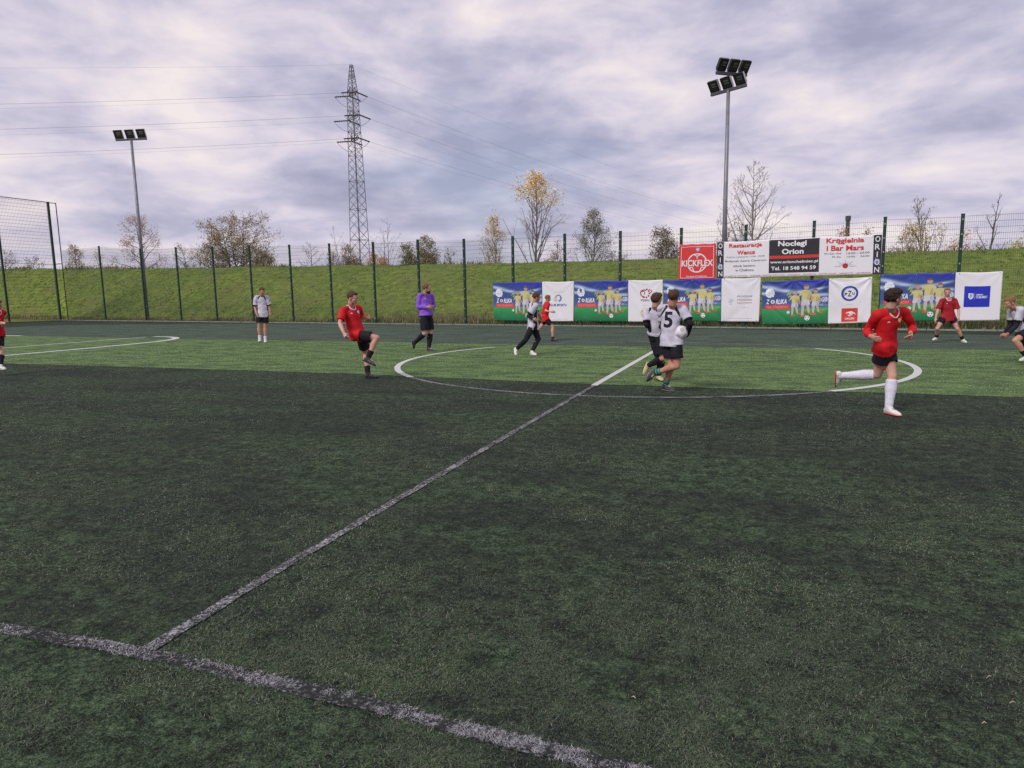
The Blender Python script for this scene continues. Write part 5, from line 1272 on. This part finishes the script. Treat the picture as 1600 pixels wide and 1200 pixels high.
    # under-sleeves
    if d.get('under'):
        for s in d['under']:
            S, Eb, Wr = J['sh'+s], J['el'+s], J['wr'+s]
            pr = [tube([S+(Eb-S)*.5, Eb], [.034*H, .029*H], 12), ball(Eb, .030*H), tube([Eb, Eb+(Wr-Eb)*.5, Eb+(Wr-Eb)*.95], [.029*H, .028*H, .021*H], 12)]
            V, F = voxel(pr, .008, 1, wrinkle(.003, 14, 3)); fast_obj('undershirt_sleeve', V, F, C_dk, E)
    # shorts or leggings
    sp = [torso([(-.20, .080, .066), (-.05, .090, .070), (.12, .085, .062), (.20, .078, .056)], 20)]
    ln = d.get('short', .66)
    for s in 'LR':
        Hp, K, A_ = J['hip'+s], J['kn'+s], J['an'+s]; q = Hp+(K-Hp)*ln
        if d.get('long'): sp += [ball(Hp, .055*H), tube([Hp, Hp+(K-Hp)*.5, K], [.056*H, .052*H, .041*H], 14), ball(K, .041*H), tube([K, K+(A_-K)*.4, A_-(A_-K)*.05], [.040*H, .040*H, .029*H], 12)]
        else: sp += [ball(Hp, .053*H), tube([Hp, Hp+(K-Hp)*ln*.35, Hp+(K-Hp)*ln*.6, q], [(.053*H), (.057*H), (.061*H), (.063*H)], 16)]
    V, F = voxel(sp, .0098, 2, wrinkle(.0055, 8, int(H*777))); so_ = fast_obj('trousers' if d.get('long') else 'shorts', V, F, C_dk, E)
    # socks and boots
    for s in 'LR':
        Hp, K, A_, T_ = J['hip'+s], J['kn'+s], J['an'+s], J['to'+s]; sh = A_-K
        sk = d['sock']; c0 = sk[1]
        cb = -np.cross(pl, up)
        if not d.get('long'):
            pts = [K+sh*(c0+(1-c0)*t) for t in (0, .3, .65, 1.0)]
            rad = [np.interp(c0+(1-c0)*t, [0, .28, .6, 1], [.037, .0455, .034, .0275])*H for t in (0, .3, .65, 1.0)]
            V, F = voxel([tube(pts, rad, 14), ball(A_, .026*H)], .0075, 1, wrinkle(.0022, 30, 5, nrm(sh)*3)); F = np.array(F); mi = np.zeros(len(F), int); ms = [sk[0]]
            if len(sk) > 2:
                t = ((V[F].mean(1)-K)@sh)/np.dot(sh, sh); ms = [sk[0], sk[2]]; mi[((t*22).astype(int) % 3 == 0) | (t > .93)] = 1
            fast_obj('sock', V, F, ms, E, mi)
        f = T_-A_; dn = nrm(sh); f0 = nrm(f); 
        if s == foot or s in d.get('flat', ''): f0 = nrm(np.array([f[0], f[1], 0])); dn = -UPZ
        else: dn = nrm(dn-f0*np.dot(dn, f0)) if np.linalg.norm(dn-f0*np.dot(dn, f0)) > .2 else nrm(np.cross(np.cross(f0, dn), f0)); f0 = nrm(nrm(f)-dn*.12)
        lat_ = np.cross(f0, dn); b0 = A_+dn*.022*H-f0*.034*H
        up_, sl_ = d['boot']
        bp = [tube([b0-f0*.004*H, b0+f0*.012*H, b0+f0*.05*H, b0+f0*.09*H+dn*.005*H, b0+f0*.130*H+dn*.012*H, b0+f0*.152*H+dn*.016*H], [(.012*H, .016*H), (.022*H, .025*H), (.025*H, .026*H), (.0285*H, .021*H), (.024*H, .0145*H), (.010*H, .008*H)], 14, True, lat_),
              tube([A_-dn*.014*H, A_+dn*.022*H], [.0285*H, .028*H], 12), tube([A_-dn*.004*H, b0+f0*.062*H-dn*.002*H, b0+f0*.105*H+dn*.008*H], [.0275*H, (.0245*H, .0245*H), (.022*H, .017*H)], 12, True, lat_)]
        V, F = voxel(bp, .006, 2); bo_ = fast_obj('boot', V, F, up_, E)
        c = lambda a, z=.043: b0+f0*a*H+dn*(z-.022)*H
        v, fa = tube([c(-.006), c(.01), c(.05), c(.09), c(.130), c(.155)], [(.012*H, .0045*H), (.0235*H, .006*H), (.023*H, .0055*H), (.0295*H, .005*H), (.0255*H, .005*H), (.011*H, .004*H)], 12, True, lat_)
        mesh_obj('boot_sole', v, fa, sl_, bo_, True)
        # laces
        for i in range(3):
            q0 = b0+f0*(.066+i*.014)*H-dn*(.0235-.004*i)*H; v, fa = tube([q0-lat_*.011*H, q0-dn*.002*H, q0+lat_*.011*H], .0018*H, 5); mesh_obj('boot_lace', v, fa, C_wh if up_ is not C_shoew else C_mg, bo_)
    d['J'] = J; print(d['label'][:30], 'hip D', round(float(np.linalg.norm(hip[:2])), 2), 'foot', root.round(2), 'legs', [round(float(np.linalg.norm(J['kn'+s]-J['hip'+s])/H), 3) for s in 'LR'], [round(float(np.linalg.norm(J['an'+s]-J['kn'+s])/H), 3) for s in 'LR'], 'arms', [round(float(np.linalg.norm(J['el'+s]-J['sh'+s])/H), 3) for s in 'LR'], [round(float(np.linalg.norm(J['wr'+s]-J['el'+s])/H), 3) for s in 'LR'], 'torso', round(TL/H, 3))
    return J
GR, GL = 'players in red jerseys', 'players in pale grey jerseys'
RC = (C_wh, .045)
person(dict(H=1.58, D=7.6, foot='L', chest=-84, pelvis=-35, head=8, label='boy in long sleeved red jersey with yellow crest, white knee socks and orange boots, running', group=GR, kit='red', jersey=C_red, sleeve=2,
    px=dict(hip=(1382.5, 541), neck=(1392, 486.5), head=(1397, 465), knR=(1371, 585), anR=(1315, 587), toR=(1311, 606), knL=(1394, 588), anL=(1388.5, 637), toL=(1409, 648), elR=(1354, 517), wrR=(1361, 526), elL=(1427, 512), wrL=(1422.5, 520.5)),
    sign=dict(knR=1, anR=1, knL=-1, anL=1, elR=1, wrR=-1, elL=1, wrL=-1, toR=1), hand=dict(R=(-60, .9, -.2), L=(0, .3, -.3)), curl=dict(L=1.2, R=.5), skin=SK['a'], hair=('dark', 'mop'), crest=C_yel, mark=1, collar=RC, short=.56, sock=(C_sockw, .10), boot=(C_shoew, C_orange), hem=-.13, wr=.007, loose=.97))
J2 = person(dict(H=1.60, D=9.8, foot='L', chest=62, pelvis=38, head=48, label='boy seen from behind with number 5 on his pale grey jersey, holding the ball', group=GL, kit='lilac', jersey=C_lil, sleeve=.80,
    px=dict(hip=(1048.5, 528), neck=(1050, 480), head=(1053, 464), knR=(1057.5, 572), anR=(1023.5, 582.5), toR=(1012, 596), knL=(1050, 571), anL=(1039.5, 602), toL=(1054, 612), elR=(1078, 506), wrR=(1073, 525), elL=(1036, 506), wrL=(1044, 514)),
    sign=dict(knR=-1, anR=1, knL=1, anL=1, elR=-1, wrR=1, elL=1, wrL=1), hand=dict(R=(170, .9, -.1)), curl=dict(R=.5), skin=SK['b'], hair=('brown', 'short'), number='5', under='RL', short=.72, sock=(C_teal, .72, C_dk), boot=(C_shoed, C_mg), wr=.008, loose=1.0, hem=-.28))
person(dict(H=1.55, D=11, foot='L', chest=58, pelvis=35, head=28, label='boy in pale grey jersey and black shorts jogging behind the number 5 player', group=GL, kit='lilac', jersey=C_lil, sleeve=.80,
    px=dict(hip=(1025, 522), neck=(1024.5, 482.5), head=(1026.5, 467.5), knR=(1036.5, 559), anR=(1013, 571), toR=(1006.5, 588), knL=(1034, 562), anL=(1029, 587), toL=(1035, 598), elR=(1038, 505), wrR=(1031, 512), elL=(1010.5, 508), wrL=(1021, 513)),
    sign=dict(knR=-1, anR=1, knL=1, anL=1, elR=-1, wrR=1, elL=-1, wrL=1), skin=SK['a'], hair=('brown', 'mop'), under='RL', short=.85, sock=(C_dk, .12), boot=(C_gold, C_sole), wr=.006, hem=.12))
person(dict(H=1.66, D=11.5, foot='L', chest=-42, pelvis=-22, head=-22, label='boy in short sleeved red jersey on one leg, other knee raised after a kick', group=GR, kit='red', jersey=C_red, sleeve=.78,
    px=dict(hip=(559, 523), neck=(548, 481), head=(551.5, 465.5), knR=(588.5, 528), anR=(575, 560), toR=(590, 569), knL=(571.5, 552), anL=(575, 584), toL=(592, 591), elR=(531, 505), wrR=(537.5, 521), elL=(564, 497), wrL=(572, 495.5)),
    sign=dict(knR=-1, anR=1, knL=1, elR=-1, wrR=-1, elL=1, wrL=-1), hand=dict(L=(0, .6, 0)), curl=dict(R=1.1), skin=SK['c'], hair=('brown', 'short'), mark=1, crest=C_wh, collar=RC, short=.74, sock=(C_dk, .62), boot=(C_shoed, C_sole), wr=.006, hem=-.14))
person(dict(H=1.84, D=17, foot='L', chest=-48, pelvis=-30, head=-8, label='bearded referee in violet long sleeved jersey and black shorts walking with hands together', kit='ref', jersey=C_pur, sleeve=2, build=1.1, loose=1.1,
    px=dict(hip=(666, 491), neck=(664.8, 460), head=(667.3, 450.8), knL=(672.4, 519.5), anL=(670, 544), toL=(679, 549.5), knR=(663.6, 520.5), anR=(648.6, 535), toR=(649.5, 546), elR=(653.5, 480), wrR=(668, 480), elL=(678, 478), wrL=(675.5, 481)),
    sign=dict(knL=-1, knR=-1, anR=1, elR=-1, wrR=-1, elL=1, wrL=-1, toR=1), skin=SK['c'], hair=('red', 'crop'), beard=1, mark=1, short=.85, sock=(C_dk, .10), boot=(C_shoed, C_mg), wr=.007, hem=-.06))
person(dict(H=1.62, D=15.5, foot='L', chest=18, pelvis=8, head=5, label='boy in pale grey jersey, black leggings and white boots running past the first banner', group=GL, kit='lilac', jersey=C_lil, sleeve=.80, long=1,
    px=dict(hip=(833, 506), neck=(834, 475.5), head=(838.5, 464.5), knR=(821.5, 531), anR=(807.5, 545), toR=(808, 556), knL=(841, 529.5), anL=(831, 549.5), toL=(838, 556), elR=(825.5, 494), wrR=(834, 498.5), elL=(842, 491), wrL=(846, 499)),
    sign=dict(knR=-1, anR=1, knL=1, elR=-1, wrR=-1, elL=1, wrL=1, toR=-1), skin=SK['b'], hair=('brown', 'short'), under='R', sock=(C_dk, .1), boot=(C_shoew, C_shoew), wr=.007, hem=-.30))
person(dict(H=1.50, D=19.5, foot='R', chest=12, pelvis=0, head=-5, label='boy in red jersey running in front of the first banner, half hidden by another player', group=GR, kit='red', jersey=C_red, sleeve=.8,
    px=dict(hip=(851.5, 495.5), neck=(855, 473), head=(856.3, 466), knR=(863.6, 511.5), anR=(863.6, 529.5), toR=(871, 536), knL=(845, 511), anL=(837, 518), toL=(834, 525), elR=(852.5, 485.5), wrR=(861, 487), elL=(853, 487), wrL=(849, 492)),
    sign=dict(knR=-1, elR=-1, wrR=-1, elL=1), hand=dict(R=(0, .8, -.1)), skin=SK['c'], hair=('fair', 'short'), short=.70, sock=(C_dk, .80), boot=(C_shoed, C_sole), hem=-.30))
person(dict(H=1.57, D=17.5, foot='L', flat='R', chest=-93, pelvis=-90, head=-118, label='boy in dark red jersey standing with legs apart in front of the rightmost banner', group=GR, kit='red', jersey=C_red2, sleeve=.85,
    px=dict(hip=(1481, 493.5), neck=(1481.3, 468), head=(1480.3, 456.8), knR=(1464.5, 513), anR=(1463.3, 527), toR=(1457.5, 533), knL=(1496, 513.5), anL=(1504.5, 530.5), toL=(1510, 536), elR=(1465.5, 484.5), wrR=(1462, 497), elL=(1497.8, 484), wrL=(1498, 496)),
    sign=dict(knR=-1, anR=1, knL=-1, anL=1, elR=-1, wrR=-1, elL=-1, wrL=-1), skin=SK['c'], hair=('fair', 'quiff'), mark=1, crest=C_red, collar=(C_wh, .035), short=.55, sock=(C_dk, .66), boot=(C_green, C_green), hem=-.28, loose=1.05))
person(dict(H=1.62, D=13, foot='L', chest=172, pelvis=180, head=182, label='fair haired boy in pale grey jersey with black sleeves leaning forward at the right edge', group=GL, kit='lilac', jersey=C_lil, sleeve=.75,
    px=dict(hip=(1605, 516), neck=(1586.5, 483), head=(1577.5, 473), knL=(1586, 532), anL=(1604, 557), toL=(1593, 564), knR=(1612, 555), anR=(1634, 560), toR=(1632, 572), elL=(1588, 509), wrL=(1574.5, 521.5), elR=(1579.5, 507), wrR=(1569, 522)),
    sign=dict(knL=-1, anL=1, knR=1, elL=-1, wrL=-1, elR=1, wrR=-1), curl=dict(L=1.3, R=1.3), skin=SK['b'], hair=('fair', 'short'), under='LR', short=.70, sock=(C_dk, .62), boot=(C_green, C_green), hem=-.2, nod=.1))
person(dict(H=1.78, D=21, foot='L', flat='R', chest=-72, pelvis=-80, head=-45, label='tall boy in pale grey jersey and white socks standing alone far on the left', group=GL, kit='lilac', jersey=C_lil, sleeve=.88,
    px=dict(hip=(410, 489), neck=(409.2, 463.5), head=(409.8, 455), knL=(414.6, 510.5), anL=(414.6, 531), toL=(414.8, 537), knR=(405.2, 509.5), anR=(406, 529.5), toR=(405.2, 536), elL=(420.8, 479), wrL=(422, 491), elR=(398.3, 480), wrR=(401, 490.5)),
    sign=dict(knL=-1, knR=-1, anL=1, anR=1, elL=1, wrL=-1, elR=1, wrR=-1), skin=SK['b'], hair=('brown', 'short'), short=.72, sock=(C_wh, .72), boot=(C_shoew, C_shoed), hem=-.26))
person(dict(H=1.58, D=14, foot='R', flat='L', chest=-10, pelvis=-12, head=0, label='player in red jersey and black shorts cut off by the left edge', group=GR, kit='red', jersey=C_red, sleeve=.85,
    px=dict(hip=(-7, 519), neck=(-6, 487), head=(-4.5, 476.5), knL=(-3, 548), anL=(-7, 570), toL=(2, 576), knR=(2, 548), anR=(0.5, 571.5), toR=(8.5, 577.5), elR=(1, 505), wrR=(8.5, 505.5), elL=(-4, 503), wrL=(3, 508)),
    sign=dict(knR=-1, elR=-1, wrR=-1, elL=1), skin=SK['a'], hair=('brown', 'short'), collar=RC, short=.75, sock=(C_dk, .35), boot=(C_shoew, C_shoew), hem=-.12))

# ball held under the arm of number 5
def football():
    Wp = J2['wrR']; c = O3+ray(1063.5, 519.5)*np.linalg.norm(Wp-O3)*0.993
    e = empty('football', c, 'white football held against the hip of the number 5 player', 'football')
    bm = bmesh.new(); bmesh.ops.create_icosphere(bm, subdivisions=4, radius=.104)
    ico = bmesh.new(); bmesh.ops.create_icosphere(ico, subdivisions=1, radius=1); iv = [v.co.normalized() for v in ico.verts]; ico.free()
    mw = mat('white_ball_leather', (.78, .76, .76), .4, .08, 20); mg = mat('grey_ball_patch', (.45, .44, .47), .45)
    bm.faces.ensure_lookup_table(); mi = []
    for v in bm.verts:
        n = v.co.normalized(); dts = sorted([n.dot(q) for q in iv], reverse=True)
        if dts[0]-dts[1] < .03: v.co *= .985
    for f in bm.faces:
        mi.append(1 if max(f.calc_center_median().normalized().dot(q) for q in iv) > .955 else 0)
    V = [np.array(v.co)+c for v in bm.verts]; F = [[v.index for v in f.verts] for f in bm.faces]; bm.free()
    mesh_obj('ball_shell', V, F, [mw, mg], e, True, mi)
football()
